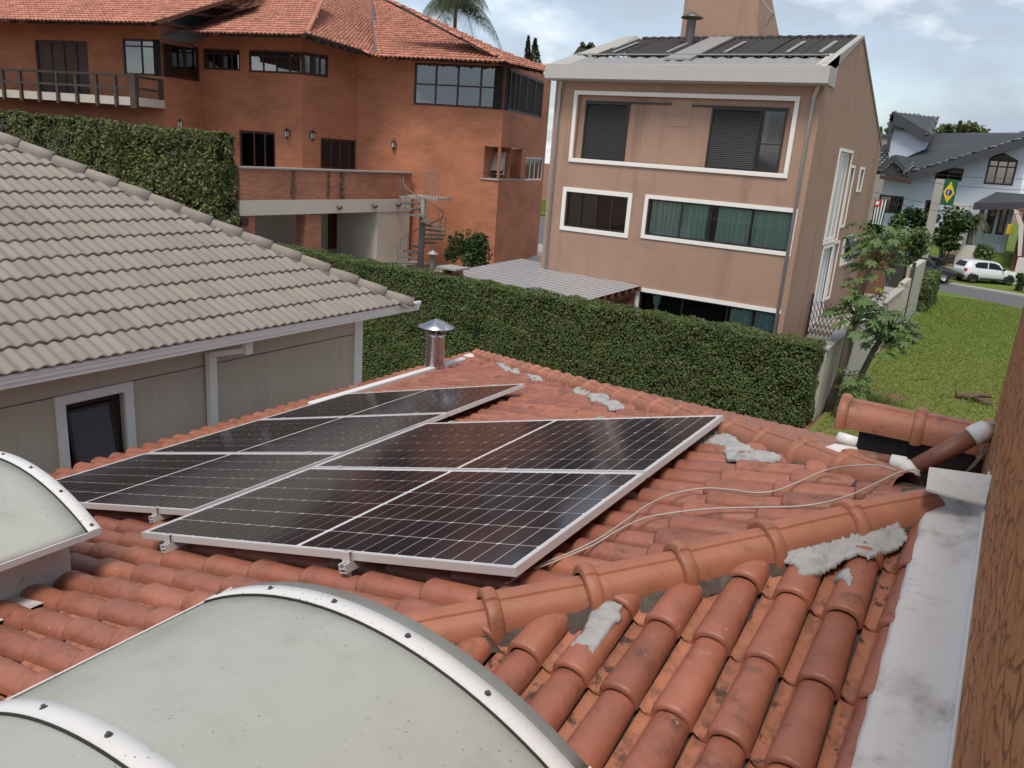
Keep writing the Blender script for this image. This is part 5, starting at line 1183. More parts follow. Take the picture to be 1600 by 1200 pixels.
mb = MB(); BW.box(mb, u1-.02, u1+.10, ztop-.12, ztop-.02, -1.45, .0); mb.build('hand_rail', 'old_wood', bh)
mb = MB(); BW.box(mb, u1-.02, u1+.10, zfl+.32, zfl+.42, -1.45, .0); mb.build('lower_rail', 'old_wood', bh)
# ---- terrace over the patio
XT = -25.35; TWL = Wall((XT, 0), 90)
tz1 = -.9*KB; tz0 = -1.84*KB; bz = -2.28*KB; ty0, ty1 = 20.9, 31.2
mb = MB(); TWL.box(mb, ty0, ty1, tz0, tz1-.05, -.22, 0); mb.build('terrace_parapet', 'brick_parapet', bh)
# grime runs down the parapet
mb = MB(); TWL.box(mb, ty0, ty1+.05, tz1-.05, tz1+.02, -.27, .05); mb.build('parapet_coping', 'coping', bh)
mb = MB(); TWL.box(mb, ty0, ty1, bz, tz0, -.40, .02); mb.build('beam', 'cream_plaster', bh)
mb = MB(); mb.prism([(XT-.22, ty0, tz0-.25), (XT-.22, ty1, tz0-.25), (-29.6, 30.6, tz0-.25), (-29.4, 28.05, tz0-.25), (-34.9, 26.7, tz0-.25), (-34.5, ty0, tz0-.25)], (0, 0, .2)); mb.build('terrace_floor', 'cream_plaster', bh)
y_ = lambda px, py: TWL.uz(px, py)[0]
for (xa, xb) in ((376, 400), (479, 503)):
    ya, yb = y_(xa, 360), y_(xb, 360); mb = MB(); mb.box(XT-.6, XT-.05, ya, yb, ZB, bz-.003); mb.build('column', 'brick_parapet', bh)
ya, yb = y_(590, 350), y_(637, 350); mb = MB(); mb.box(XT-2.6, XT-.02, ya, ty1, ZB, bz-.003); mb.build('patio_end_wall', 'cream_plaster', bh)
mb = MB(); mb.box(XT-3.4, XT-3.2, ty0, ya, ZB, bz+.3); mb.build('patio_wall', 'cream_plaster', bh)
BK = Wall((XT-3.2, 0), 90)
q = [BK.uz(x, 380)[0] for x in (546, 563, 578, 592)]
mb = MB(); BK.box(mb, q[0], q[1], ZB, BK.uz(546, 346)[1], .0, .06); mb.build('patio_door', 'room_dark', bh)
mb = MB(); BK.box(mb, q[1]+.02, q[2], ZB, BK.uz(563, 329)[1], .0, .35); mb.build('door_leaf', 'mahogany', bh)
mb = MB(); BK.box(mb, q[2]+.02, q[3]-.05, ZB, BK.uz(580, 345)[1], .0, .2); mb.build('door_leaf', 'zinc', bh)
u, z = BK.uz(535, 347); mb = MB(); BK.box(mb, u-.25, u+.15, z-.25, z+.2, 0, .12); mb.build('meter_box', 'cream_plaster', bh)
u, z = BK.uz(527, 390); mb = MB(); BK.box(mb, u-.6, u+.6, ZB, z+.1, .02, .7); mb.build('washing_trough', 'sandstone', bh)
for px, py in ((530, 322), (585, 320), (622, 318)):
    u, z = TWL.uz(px, py, .1); o = MB(); o.tube([TWL.p(u, z, .02), TWL.p(u, z, .08)], .09, 10); o.tube([TWL.p(u, z, .08), TWL.p(u-.06, z-.06, .22)], [.06, .12], 10); o.build('spot_light', 'iron_grey', bh, True)
u, z = TWL.uz(382, 346, .1); mb = MB(); mb.box(XT+.0, XT+.14, u-.16, u+.16, z-.16, z+.14); mb.build('wall_box', 'dark_frame', bh)
# raised paving round the house
structure(MB().prism([(-60, 20.95, ZB-.45), (XT+1.2, 20.95, ZB-.45), (-19.2, 26.5, ZB-.45), (-19.2, 42, ZB-.45), (-60, 42, ZB-.45)], (0, 0, .44)).build('patio_paving', 'stone_grey'))
# ---- spiral staircase
SP = atZ(657, 420, ZB)
ss = thing('spiral_staircase', 'grey steel spiral staircase against the brick wall', 'staircase', SP)
zl = atY(650, 309, SP.y).z; NS = 14
MB().tube([SP, (SP.x, SP.y, zl+.05)], .15, 14).build('pole', 'iron_grey', ss, True)
# a tread is a wedge; the flight turns from lower front-left round to the landing
for i in range(NS):
    a0 = math.radians(205+i*(-29)); da = math.radians(34); z = ZB+.2+(zl-ZB-.25)*i/(NS-1)
    mb = MB(); rr = 1.1
    ring = [Vector((SP.x+.08*math.cos(a0), SP.y+.08*math.sin(a0), z))]+[Vector((SP.x+rr*math.cos(a0+da*k/4), SP.y+rr*math.sin(a0+da*k/4), z)) for k in range(5)]
    mb.prism(ring, (0, 0, .08)); mb.build('tread', 'stone_grey' if i == NS-1 else 'iron_grey', ss)
    p = ring[3]; MB().bar(p, p+Vector((0, 0, .9)), .02, .02).build('baluster', 'iron_grey', ss)
pts = [Vector((SP.x+.95*math.cos(math.radians(205-29*t_)+.3), SP.y+.95*math.sin(math.radians(205-29*t_)+.3), ZB+.2+(zl-ZB-.25)*t_/(NS-1)+.9)) for t_ in np.linspace(0, NS-1, 60)]
MB().tube(pts, .025, 6).build('hand_rail', 'iron_grey', ss, True)
mb = MB(); mb.prism([(SP.x-.9, SP.y-.1, zl), (SP.x+.9, SP.y-.1, zl), (SP.x+.9, SP.y+.95, zl), (SP.x-.9, SP.y+.95, zl)], (0, 0, .10)); mb.build('landing', 'stone_grey', ss)
for x in np.linspace(.1, .9, 6): MB().bar((SP.x+x, SP.y-.08, zl+.1), (SP.x+x, SP.y-.08, zl+1.2), .02, .02).build('baluster', 'iron_grey', ss)
mb = MB(); mb.tube([(SP.x+.1, SP.y-.08, zl+1.2), (SP.x+.9, SP.y-.08, zl+1.2)], .025, 6); mb.build('hand_rail', 'iron_grey', ss)
# ---- potted bush by the pergola
def bush(name, label, ctr, rad, n_, leaf, m, cat='bush', stems=5, trunk_z=None, group=None, squash=1.0):
    t = thing(name, label, cat, (ctr[0], ctr[1], trunk_z if trunk_z is not None else ctr[2]-rad), group)
    cl = [(rng.normal(size=3)*np.array([.42, .42, .36])*rad, rad*rng.uniform(.35, .62)) for _ in range(9)]
    P = []
    for c, r0_ in cl:
        k = int(n_/9); d = rng.normal(size=(k, 3)); d /= np.linalg.norm(d, axis=1)[:, None]; P.append(np.array(ctr)+(c+d*(r0_*rng.uniform(.05, 1.25, k)**.5)[:, None])*np.array([1, 1, squash]))
    P = np.concatenate(P)
    o = bpy.data.objects.new('crown', leaf_mesh('crown', P, leaf, m)); link(o, t); o['kind'] = 'stuff'
    mb = MB(); b0 = Vector((ctr[0], ctr[1], trunk_z if trunk_z is not None else ctr[2]-rad))
    for i in range(stems):
        c = cl[i][0]; e = Vector(ctr)+Vector(c)*.8; mb.tube([b0, b0.lerp(e, .5)+Vector((0, 0, .1*rad)), e], [rad*.05+.01, rad*.035+.007, .008], 6)
    mb.build('trunk', 'bark', t, True); return t
q = atY(738, 388, 25.5); bush('potted_shrub', 'loose leafy shrub in front of the brick wall above the pergola', q, .8, 2400, .15, 'bush_leaf', trunk_z=ZB)
q = atY(745, 408, 25.3); bush('potted_shrub', 'small greyish shrub at the foot of the loose leafy shrub', (q.x, q.y, q.z), .34, 700, .11, 'light_leaf', trunk_z=ZB)
# ---- trees beyond the brick house
def palm(name, label, p, h, fr_n, ln, seed=0):
    t = thing(name, label, 'palm tree', p); rs = random.Random(seed); top = Vector(p)+Vector((0, 0, h))
    MB().tube([p, Vector(p)+Vector((.1, 0, h*.5)), top], [.28, .2, .16], 10).build('trunk', 'bark', t, True)
    V = []; F = []; sp = MB()
    for i in range(fr_n):
        a = 2*math.pi*i/fr_n+rs.uniform(-.2, .2); el = rs.uniform(.15, 1.25); d = Vector((math.cos(a), math.sin(a), 0)); pts = []
        for k in range(11):
            s_ = k/10; pts.append(top+d*(ln*s_*math.cos(el)*(1-.15*s_))+Vector((0, 0, ln*(math.sin(el)*s_-.95*s_*s_*(.55+.5*math.cos(el))))))
        sp.tube(pts, [.045-.004*k for k in range(11)], 4, False)
        for k in range(1, 11):
            for q_ in range(4):
                p0 = pts[k-1].lerp(pts[k], q_/4); side = (pts[k]-pts[k-1]).cross(Vector((0, 0, 1))).normalized(); w = ln*.30*math.sin(math.pi*min(.97, .12+.85*k/10))
                for sg in (-1, 1):
                    tip = p0+side*sg*w*.62+Vector((0, 0, -w*.75))+(pts[k]-pts[k-1])*.9; wd = (pts[k]-pts[k-1]).normalized()*.035
                    b0 = len(V); V += [tuple(p0-wd), tuple(p0+wd), tuple(p0.lerp(tip, .6)+wd*.8), tuple(tip)]; F.append((b0, b0+1, b0+2, b0+3))
    sp.build('frond_stem', 'palm_leaf', t, kind='stuff'); o = bpy.data.objects.new('crown', fast_mesh('crown', V, F, 'palm_leaf')); link(o, t); o['kind'] = 'stuff'
q = atY(712, 12, 66); palm('palm_tree', 'big feathery palm rising behind the brick house roof', (q.x, q.y, ZG), q.z-ZG+.3, 26, 6.2, 3)
q = atY(1000, 72, 80); palm('palm_tree', 'small distant palm top left of the salmon house roof ridge', (q.x+1.5, q.y, ZG), atY(920, 74, 80).z-ZG, 14, 2.2, 5) if False else None
q = atY(917, 72, 85); palm('palm_tree', 'tiny distant palm just left of the salmon house roof', (q.x, q.y, ZG), q.z-ZG-.3, 14, 2.4, 5)
def cypress(label, px, py_top, Y, w, h):
    q = atY(px, py_top, Y); t = thing('cypress', label, 'tree', (q.x, Y, ZG), 'slim dark cypresses behind the brick house')
    P = []; 
    for _ in range(1500):
        s_ = rng.uniform(0, 1); a = rng.uniform(0, 6.28); r_ = w*(.25+.75*math.sin(math.pi*min(.95, .08+s_*.5)))*(1-s_**3)*rng.uniform(.6, 1.1); P.append((q.x+.35*math.sin(s_*5)*w+r_*math.cos(a), Y+r_*math.sin(a), q.z-h*(1-s_)))
    o = bpy.data.objects.new('crown', leaf_mesh('crown', P, .38, 'far_tree', [(0, 0, 1)]*len(P), 1.4, .35)); link(o, t); o['kind'] = 'stuff'
    MB().tube([(q.x, Y, ZG), (q.x, Y, q.z-.5)], [.2, .04], 6).build('trunk', 'bark', t)
cypress('slim twisted cypress, the left one of the pair', 828, 56, 75, .45, 6); cypress('fuller dark cypress, the right one of the pair', 840, 60, 75, .75, 6)
# ---- neighbours at the far left
fb = thing('far_building', 'dull grey building with ribbed wall at the upper left corner', 'building', (-60, 45, ZG))
FW = Wall((-90, 42), 14)
mb = MB(); FW.box(mb, 0, 36, ZG, 14, -6, 0); mb.build('wall', 'far_grey', fb)
for i in range(22): mb = MB(); FW.box(mb, 0, 36, 6.0+i*.36, 6.16+i*.36, .0, .08); mb.build('wall_slat', 'far_grey', fb)
nb = thing('side_annexe', 'dark open annexe with white ceiling beside the brick house balcony', 'building', (-50, 26, ZG))
NW = Wall(W01.p(-6, 0, -2)[:2], math.degrees(math.atan2(W01.u.y, W01.u.x)))
ua, za = NW.uz(36, 62); 
mb = MB(); NW.box(mb, -6, 7.5, ZB, 3.2, -3, -1.2); mb.build('back_wall', 'dark_wall', nb); mb = MB(); NW.box(mb, -6, 8.5, NW.uz(10, 63)[1], NW.uz(10, 53)[1], -3, .3); mb.build('ceiling_slab', 'fascia_white', nb)
u, z = NW.uz(22, 95); NW.window(nb, u, u+2.2, z-1.4, z+.9, (), (), 'trim_white', 'dark_glass', .12, -1.1, None)
mb = MB(); NW.box(mb, -6, 7.2, ZB, NW.uz(10, 140)[1], -.3, .2); mb.build('balustrade_wall', 'far_grey', nb)
# ------------------------------------------------------------------ garden wall, passage and gate of the salmon lot
XG = -3.35
gw = thing('garden_wall', 'long pale plastered boundary wall with grey coping along the lawn', 'wall', (XG, 30, ZG))
mb = MB(); mb.box(XG-.18, XG, 20.7, 35.6, ZG, -4.12); mb.build('wall_panel', 'garden_wall', gw)
mb = MB(); mb.box(XG-.25, XG+.05, 20.66, 35.6, -4.12, -4.04); mb.build('coping', 'coping', gw, bevel=.01)
mb = MB(); mb.box(XG-.20, XG+.02, 35.62, 38.2, ZG, -3.85); mb.build('wall_panel', 'garden_wall', gw)
mb = MB(); mb.box(XG-.24, XG+.06, 38.25, 43.0, ZG, -3.40); mb.build('wall_panel', 'garden_wall', gw)
for i in range(14): mb = MB(); y = 30.5+i*.9; z = -4.125 if y < 35.5 else (-3.86 if y < 38.2 else -3.42); mb.box(XG-.02, XG+.055, y-.07, y+.07, ZG, z); mb.build('pilaster', 'garden_wall', gw)
mb = MB(); mb.box(XG-.06, XG+.07, 38.05, 38.32, ZG, -3.2); mb.build('pier', 'dark_wall', gw)
st = thing('side_steps', 'grey steps in the narrow passage beside the salmon house', 'steps', (-4.3, 24, ZG))
for i in range(7): mb = MB(); mb.box(XR+.05, XG-.26, 24.5+i*.55, 24.5+(i+1)*.55, ZG, ZG+.12+i*.16); mb.build('step', 'stone_grey', st)
mb = MB(); mb.box(XR+.05, XG-.26, 28.36, 42, ZG, ZG+1.2); mb.build('landing', 'stone_grey', st)
lg = thing('lattice_gate', 'small dark lattice gate at the salmon house passage', 'gate', (-4.6, 27.5, -5))
zb = ZG+1.0
mb = MB(); mb.frame = None
for k in range(7):
    y = 27.2
    MB().bar((XR+.1+k*.13, y, zb), (XR+.1+min(k*.13+.6, .95), y, zb+(min(k*.13+.6, .95)-k*.13)*1.9), .02, .02).build('lattice_bar', 'dark_frame', lg)
    MB().bar((XR+1.05-k*.13, y+.02, zb), (XR+1.05-min(k*.13+.6, .95), y+.02, zb+(min(k*.13+.6, .95)-k*.13)*1.9), .02, .02).build('lattice_bar', 'dark_frame', lg)
for x in (XR+.08, XR+1.07): MB().box(x-.03, x+.03, 27.17, 27.24, zb, zb+1.35).build('gate_post', 'dark_frame', lg)
bw = thing('brown_wall', 'plain brown stucco wall behind the salmon house by the gate', 'wall', (-4.5, 38, ZG))
mb = MB(); mb.box(-9, atY(1386, 420, 38.5).x, 38.5, 38.8, ZG, atY(1370, 388, 38.5).z); mb.build('wall_panel', 'brown_stucco', bw)
gt = thing('driveway_gate', 'dark barred driveway gate beyond the brown wall', 'gate', (-4, 44, ZG))
GY = 45.0; x0 = atY(1384, 430, GY).x; x1 = atY(1432, 420, GY).x; z1 = atY(1410, 414, GY).z
for k in range(13): x = x0+(x1-x0)*k/12; MB().box(x-.035, x+.035, GY, GY+.05, ZG+.1, z1).build('bar', 'dark_frame', gt)
for z in (ZG+.15, z1-.05): MB().box(x0-.05, x1+.05, GY-.02, GY+.07, z-.06, z+.06).build('rail', 'dark_frame', gt)
xm = x0+(x1-x0)*.42; MB().box(xm-.22, xm+.22, GY-.03, GY-.005, ZG+.1, z1).build('lock_panel', 'dark_wall', gt)
hedge('hedge_strip', 'narrow green hedge at the street end of the boundary wall', XG-.15, XG+.45, 43.2, 48.0, ZG, -4.3, 2600, 2600, .16, 'light_leaf', lump=.15)
# ------------------------------------------------------------------ papaya trees
def papaya_leaf_mesh():
    V = [(0, 0, 0)]; F = []; n_ = 7
    for k in range(n_):
        a = math.radians(-150+300*k/(n_-1)); L_ = .32*(1-.25*abs(k-3)/3); d = Vector((math.cos(a), math.sin(a), 0)); s_ = Vector((-d.y, d.x, 0))
        pts = [d*.08+s_*.035, d*.2*L_/.32+s_*.075, d*.24*L_/.32+s_*.03, d*L_*.82+s_*.055+Vector((0, 0, -.03)), d*L_*1.05+Vector((0, 0, -.07)), d*L_*.82-s_*.055+Vector((0, 0, -.03)), d*.24*L_/.32-s_*.03, d*.2*L_/.32-s_*.075, d*.08-s_*.035]
        b0 = len(V); V += [tuple(p) for p in pts]; F.append((0,)+tuple(range(b0, b0+9)))
    return V, F
PV, PF = papaya_leaf_mesh()
PLM = MB().add(PV, PF).mesh('leaf', 'papaya_leaf'); PLY = MB().add(PV, PF).mesh('leaf', 'yellow_leaf')
def papaya(label, base, top, crown_n, rad, yellow=0, seed=0, crown_drop=.5):
    rs = random.Random(seed); t = thing('papaya_tree', label, 'tree', base, 'papaya trees along the boundary wall'); base, top = Vector(base), Vector(top)
    MB().tube([base, base.lerp(top, .35)+Vector((.05, 0, 0)), base.lerp(top, .7)-Vector((.04, 0, 0)), top], [.10, .085, .07, .045], 10).build('trunk', 'bark', t, True)
    pet = MB()
    for i in range(crown_n):
        a = rs.uniform(0, 6.283); el = rs.uniform(-.35, 1.1); ln = rad*rs.uniform(.45, 1.0); p0 = top-Vector((0, 0, rs.uniform(0, crown_drop)))
        d = Vector((math.cos(a)*math.cos(el), math.sin(a)*math.cos(el), math.sin(el))); p1 = p0+d*ln*.6+Vector((0, 0, .06)); p2 = p0+d*ln+Vector((0, 0, -.12*ln))
        pet.tube([p0, p1, p2], [.014, .011, .008], 4, False)
        o = bpy.data.objects.new('leaf', PLY if i < yellow else PLM); link(o, t)
        n_ = Vector((d.x*.5+rs.uniform(-.3, .3), d.y*.5+rs.uniform(-.3, .3), 1)).normalized(); f = (d-n_*d.dot(n_)).normalized(); s_ = n_.cross(f); sc_ = rs.uniform(.38, .68)
        if i < yellow: p2 = p2-Vector((0, 0, .35))
        o.matrix_basis = Matrix(((f.x*sc_, s_.x*sc_, n_.x*sc_, p2.x), (f.y*sc_, s_.y*sc_, n_.y*sc_, p2.y), (f.z*sc_, s_.z*sc_, n_.z*sc_, p2.z), (0, 0, 0, 1)))
    pet.build('leaf_stalks', 'light_leaf', t, kind='stuff')
Yp = 22.0
def gp(px, py, Y=Yp): return atY(px, py, Y)
def gbase(px, Y):
    lo, hi = 500, 1100
    for _ in range(40):
        mid = (lo+hi)/2
        if atY(px, mid, Y).z > ZG: lo = mid
        else: hi = mid
    return atY(px, lo, Y)
papaya('tallest papaya tree, its crown in front of the blue house', gbase(1295, 22.0), gp(1374, 372), 95, .95, 4, 3, .8)
papaya('papaya tree with its crown just above the wall coping', gbase(1290, 21.6), gp(1345, 468, 21.6), 90, .85, 2, 5, .7)
papaya('leaning papaya tree whose crown overhangs the lawn', gbase(1312, 22.6), gp(1394, 505, 22.6), 110, .9, 6, 8, .7)
papaya('low papaya sprout near the foot of the boundary wall', gbase(1300, 21.3), gp(1338, 588, 21.3), 40, .5, 0, 11, .6)
# ------------------------------------------------------------------ grass blades standing on the lawn
n_ = 60000; gy = 16+35*rng.uniform(0, 1, n_)**.8; gx_ = rng.uniform(-3.1, 3.0, n_); keep = gy < 53.6-.75*(gx_+3.7); gy, gx_ = gy[keep], gx_[keep]
P = np.stack([gx_, gy, np.full(len(gy), ZG+.11)], 1)
o = bpy.data.objects.new('grass', leaf_mesh('grass', P, .075, 'grass_blade', np.stack([rng.normal(size=len(gy))*.8, rng.normal(size=len(gy))*.8, np.full(len(gy), .55)], 1), .6, .35)); C.objects.link(o); o['kind'] = 'stuff'; o['label'] = 'short uneven green grass covering the empty lot'; o['category'] = 'grass'
# ------------------------------------------------------------------ log pile and bare earth on the lawn
q = atZ(1400, 625, ZG+.03)
for k, (px, py, rx, ry) in enumerate(((1398, 622, .55, .4),)):
    q = atZ(px, py, ZG+.03); mb = MB(); n_ = 22; rs = random.Random(k); mb.add([(q.x, q.y, ZG+.13)]+[(q.x+rx*math.cos(a)*rs.uniform(.7, 1.1), q.y+ry*2*math.sin(a)*rs.uniform(.7, 1.1), ZG+.03) for a in np.linspace(0, 6.283, n_+1)[:-1]], [(0, 1+i, 1+(i+1) % n_) for i in range(n_)]); structure(mb.build('bare_earth', 'earth', smooth=True))
lp = atZ(1525, 628, ZG+.05)
for k, (dx, dy, ln, a, r_) in enumerate(((-.38, 0, .34, .3, .11), (.0, .15, .6, -.35, .08), (.2, -.1, .55, -.5, .07), (-.1, -.25, .35, .9, .05), (.1, .1, .5, .15, .07))):
    c = lp+Vector((dx, dy, r_ if k < 3 else .2)); d = Vector((math.cos(a), math.sin(a), .12 if k > 2 else 0))*ln/2
    t = thing('log', ('thick pale-ended log at the left of the wood pile', 'long dark log at the back of the wood pile', 'thin dark log at the right of the wood pile', 'short stick in front of the wood pile', 'log lying on top of the wood pile')[k], 'log', c, 'wood pile on the lawn')
    MB().tube([c-d, c-d*.3+Vector((0, 0, .02)), c+d*.4, c+d], [r_, r_*1.06, r_*.95, r_*.9], 9, False).build('bark', 'log_bark', t, True)
    for s_ in (-1, 1): MB().tube([c+d*s_, c+d*s_*1.004], r_*.9, 9).build('cut_end', 'log_wood', t)
# ------------------------------------------------------------------ cars
def car(name, label, pos, ang, Ld, Wd, Hd, paint, hatch=True, wb=.65):
    t = thing(name, label, 'car', pos); M = Matrix.Translation(pos) @ Matrix.Rotation(ang, 4, 'Z')
    X = lambda p: tuple(M @ Vector(p)); h = Wd/2; L2 = Ld/2; gc_ = .19*Hd/1.5
    belt = .62*Hd; 
    if hatch: st_ = [(-1.0, .42, .5, 0), (-.985, .36, .585, 0), (-.95, .20, .66, .30), (-.86, .18, .66, .88), (-.7, .17, .655, .985), (-.3, .16, .64, 1.0), (.05, .16, .63, .985), (.22, .16, .625, .93), (.42, .16, .62, .66), (.52, .16, .615, .0), (.8, .16, .57, 0), (.95, .17, .50, 0), (1.0, .26, .42, 0)]
    else: st_ = [(-1.0, .35, .52, 0), (-.97, .22, .63, 0), (-.78, .18, .655, .0), (-.70, .17, .655, .35), (-.46, .16, .65, .93), (-.15, .15, .64, 1.0), (.05, .15, .63, .985), (.2, .15, .625, .88), (.42, .15, .615, .62), (.50, .15, .61, 0), (.78, .16, .565, 0), (.93, .17, .50, 0), (1.0, .27, .40, 0)]
    rows = []
    for s_, zb_, zbt, rf in st_:
        x = s_*L2; tp = 1-.10*max(0, abs(s_)-.72)/.28-(.12 if abs(s_) > .98 else 0); zt_ = max(zbt+.035, rf)*Hd if rf else (zbt+.035)*Hd
        wr = h*tp*(.78 if rf else .80)
        rows.append([X((x, sg*w_, z_)) for sg, w_, z_ in ((-1, h*tp*.86, zb_*Hd), (-1, h*tp*.97, (zb_+.05)*Hd), (-1, h*tp, .42*Hd if zb_ < .4 else (zb_+.06)*Hd), (-1, h*tp*.97, zbt*Hd), (-1, wr+.02*rf, zt_-.035*rf), (-1, wr*.8, zt_), (1, wr*.8, zt_), (1, wr+.02*rf, zt_-.035*rf), (1, h*tp*.97, zbt*Hd), (1, h*tp, .42*Hd if zb_ < .4 else (zb_+.06)*Hd), (1, h*tp*.97, (zb_+.05)*Hd), (1, h*tp*.86, zb_*Hd))])
    mb = MB(); mb.grid([list(r_) for r_ in rows][::-1]); n_ = len(rows[0]); mb.f.append(tuple(range(n_))); mb.f.append(tuple(reversed(range(len(mb.v)-n_, len(mb.v)))))
    for i in range(len(rows)-1): a = i*n_; mb.f.append((a, a+n_, a+2*n_-1, a+n_-1))
    body = mb.build('body', paint, t, True)
    o = body.modifiers.new('edge', 'EDGE_SPLIT'); o.split_angle = R(50)
    def side(s_):    # interpolate section
        for a, b in zip(st_, st_[1:]):
            if a[0] <= s_ <= b[0]:
                f = (s_-a[0])/(b[0]-a[0]); return [a[i]+(b[i]-a[i])*f for i in range(4)]
        return st_[-1]
    def pane(pts, nm='window', m='dark_glass_solid'):
        for sg in (-1, 1):
            q = []
            for s_, fr in pts:
                z0 = side(s_)[2]*Hd+.015; rf = max(side(s_)[3], side(s_)[2]+.035)*Hd-.05; z_ = z0+(rf-z0)*fr; w0, w1 = h*.97, h*.80; q.append(X((s_*L2, sg*(w0+(w1-w0)*fr*(rf-z0)/(Hd*.34)+.012), z_)))
            MB().add(q, [tuple(range(len(q)))]).build(nm, m, t)
    if hatch:
        pane([(-.62, .08), (-.20, .06), (-.20, .9), (-.55, .86), (-.66, .5)], 'side_window', 'car_glass'); pane([(-.16, .06), (.34, .05), (.20, .80), (.05, .88), (-.16, .9)], 'side_window', 'car_glass')
        MB().add([X((-.955*L2-.02, -h*.66, .70*Hd)), X((-.955*L2-.02, h*.66, .70*Hd)), X((-.845*L2-.03, h*.58, .91*Hd)), X((-.845*L2-.03, -h*.58, .91*Hd))], [(0, 3, 2, 1)]).build('rear_window', 'car_glass', t)
        for sg in (-1, 1): MB().hexa([X((-.985*L2-.01+a*.10, sg*h*(.84+b*.10), .50*Hd+c*.13*Hd)) for c in (0, 1) for a, b in ((0, 0), (1, 1), (1.6, 1.35), (.6, .35))]).build('tail_lamp', 'lamp_red', t)
        mb = MB(); mb.hexa([X((x, y, z)) for z in (.19*Hd, .34*Hd) for x, y in ((-L2-.015, -h*.88), (-L2-.015, h*.88), (-L2+.12, h*.93), (-L2+.12, -h*.93))]); mb.build('rear_bumper', 'car_trim', t)
    else:
        pane([(-.60, .08), (-.15, .06), (-.15, .9), (-.42, .82)], 'side_window', 'car_glass'); pane([(-.12, .06), (.33, .05), (.19, .78), (.03, .88), (-.12, .9)], 'side_window', 'car_glass')
    MB().add([X((.49*L2, -h*.72, .66*Hd)), X((.49*L2, h*.72, .66*Hd)), X((.235*L2+.03, h*.62, .92*Hd)), X((.235*L2+.03, -h*.62, .92*Hd))], [(0, 1, 2, 3)]).build('windscreen', 'car_glass', t)
    for sg in (-1, 1):
        MB().hexa([X((L2*.93+a*.10, sg*h*(.55+b*.32), .43*Hd+c*.07*Hd)) for c in (0, 1) for a, b in ((-.4, 1.0), (.9, 0), (.7, 0), (-.8, .95))]).build('headlight', 'lamp_glass', t)
        MB().bar(X((.36*L2, sg*h*.95, .66*Hd)), X((.36*L2, sg*(h+.16), .67*Hd)), .10, .11).build('mirror', 'car_trim', t)
        mb = MB(); mb.hexa([X((x, sg*(h*.985+d_), z)) for z in (.17*Hd, .25*Hd) for x, d_ in ((-.40*L2, 0), (.42*L2, 0), (.42*L2, .012), (-.40*L2, .012))]); mb.build('side_skirt', 'car_trim', t)
        for s_ in (-wb, wb-.02):
            rr = .205*Hd if hatch else .215*Hd; c = Vector((s_*L2, sg*(h-.10), rr)); ax = Vector((0, sg, 0))
            arch = MB(); arch.add([X((c.x+math.cos(a)*rr*k_, sg*(h*.985+.008), c.z+math.sin(a)*rr*k_)) for a in np.linspace(-.35, math.pi+.35, 15) for k_ in (1.0, 1.28)], [(2*i, 2*i+1, 2*i+3, 2*i+2) for i in range(14)]); arch.build('wheel_arch', 'car_trim', t)
            pr = [(rr*.62, -.10), (rr*.95, -.10), (rr, -.07), (rr, .07), (rr*.95, .10), (rr*.62, .10)]; w = MB(); w.lathe(pr, 20); w.v = [X(c+Vector((x, sg*(z+.045), y))) for x, y, z in w.v]; wo = w.build('wheel', 'tyre', t, True)
            rm = MB(); rm.lathe([(0, .075), (rr*.18, .08), (rr*.6, .07), (rr*.64, .095)], 20); rm.v = [X(c+Vector((x, sg*(z+.045), y))) for x, y, z in rm.v]; ro = rm.build('rim', 'wheel_alloy' if not hatch else 'car_trim', wo, True)
    mb = MB(); mb.box(-.3*L2, .3*L2, -h*.7, h*.7, .05, .2); 
    return t
mat('car_glass', (.012, .014, .016), .1, .25)
wA, wB_ = atZ(1518, 442, ZG+.13), atZ(1573, 446, ZG+.13); dcar = (wB_-wA); angc = math.atan2(dcar.y, dcar.x); mid = (wA+wB_)/2; nrm_ = Vector((-math.sin(angc), math.cos(angc), 0))
pc = mid+nrm_*.72; car('parked_car', 'white hatchback parked on the verge across the street', (pc.x, pc.y, ZG+.13), angc, 3.72, 1.62, 1.48, 'car_white', True)
wf = atZ(1473, 441, ZG+.13); a2 = R(22); pc = Vector((wf.x-1.35*math.cos(a2)-.8*math.sin(a2)*-1*-1, wf.y-1.35*math.sin(a2)+.8*math.cos(a2), ZG+.13)); car('parked_car', 'black sedan half hidden behind the bush across the street', pc, a2, 4.2, 1.7, 1.46, 'car_black', False)
q = atZ(1408, 440, ZG+.13); car('parked_car', 'dark car glimpsed behind the driveway gate', (q.x-.6, 66, ZG+.2), R(15), 4.2, 1.7, 1.46, 'car_black', True)
# ------------------------------------------------------------------ blue house across the street
BY = 72.0; BL = Wall((0, BY), 0); BZ = ZG+1.4
bl = thing('blue_house', 'pale blue house with dark slate roof and brown windows across the street', 'house', (-4, BY+5, BZ))
ul = BL.uz(1372, 330)[0]; ur = BL.uz(1600, 330)[0]+4.5
W = lambda *p: BL.rect(list(p))
h1 = W((1463, 268), (1508, 256), (1459, 281), (1503, 283)); h3 = W((1374, 304), (1413, 307), (1370, 332), (1408, 334)); h4 = W((1447, 312), (1458, 313), (1442, 336), (1452, 336)); h5 = W((1546, 247), (1591, 252), (1536, 288), (1582, 290))
h6 = W((1546, 321), (1559, 322), (1536, 364), (1550, 366)); h7 = W((1565, 322), (1577, 323), (1554, 366), (1568, 368)); h8 = W((1534, 323), (1541, 323), (1524, 352), (1532, 354))
mb = MB(); rz = lambda u: BL.uz(1421.7, 268)[1]+(u-BL.uz(1421.7, 268)[0])*((BL.uz(1600, 215)[1]-BL.uz(1421.7, 268)[1])/(BL.uz(1600, 215)[0]-BL.uz(1421.7, 268)[0]))
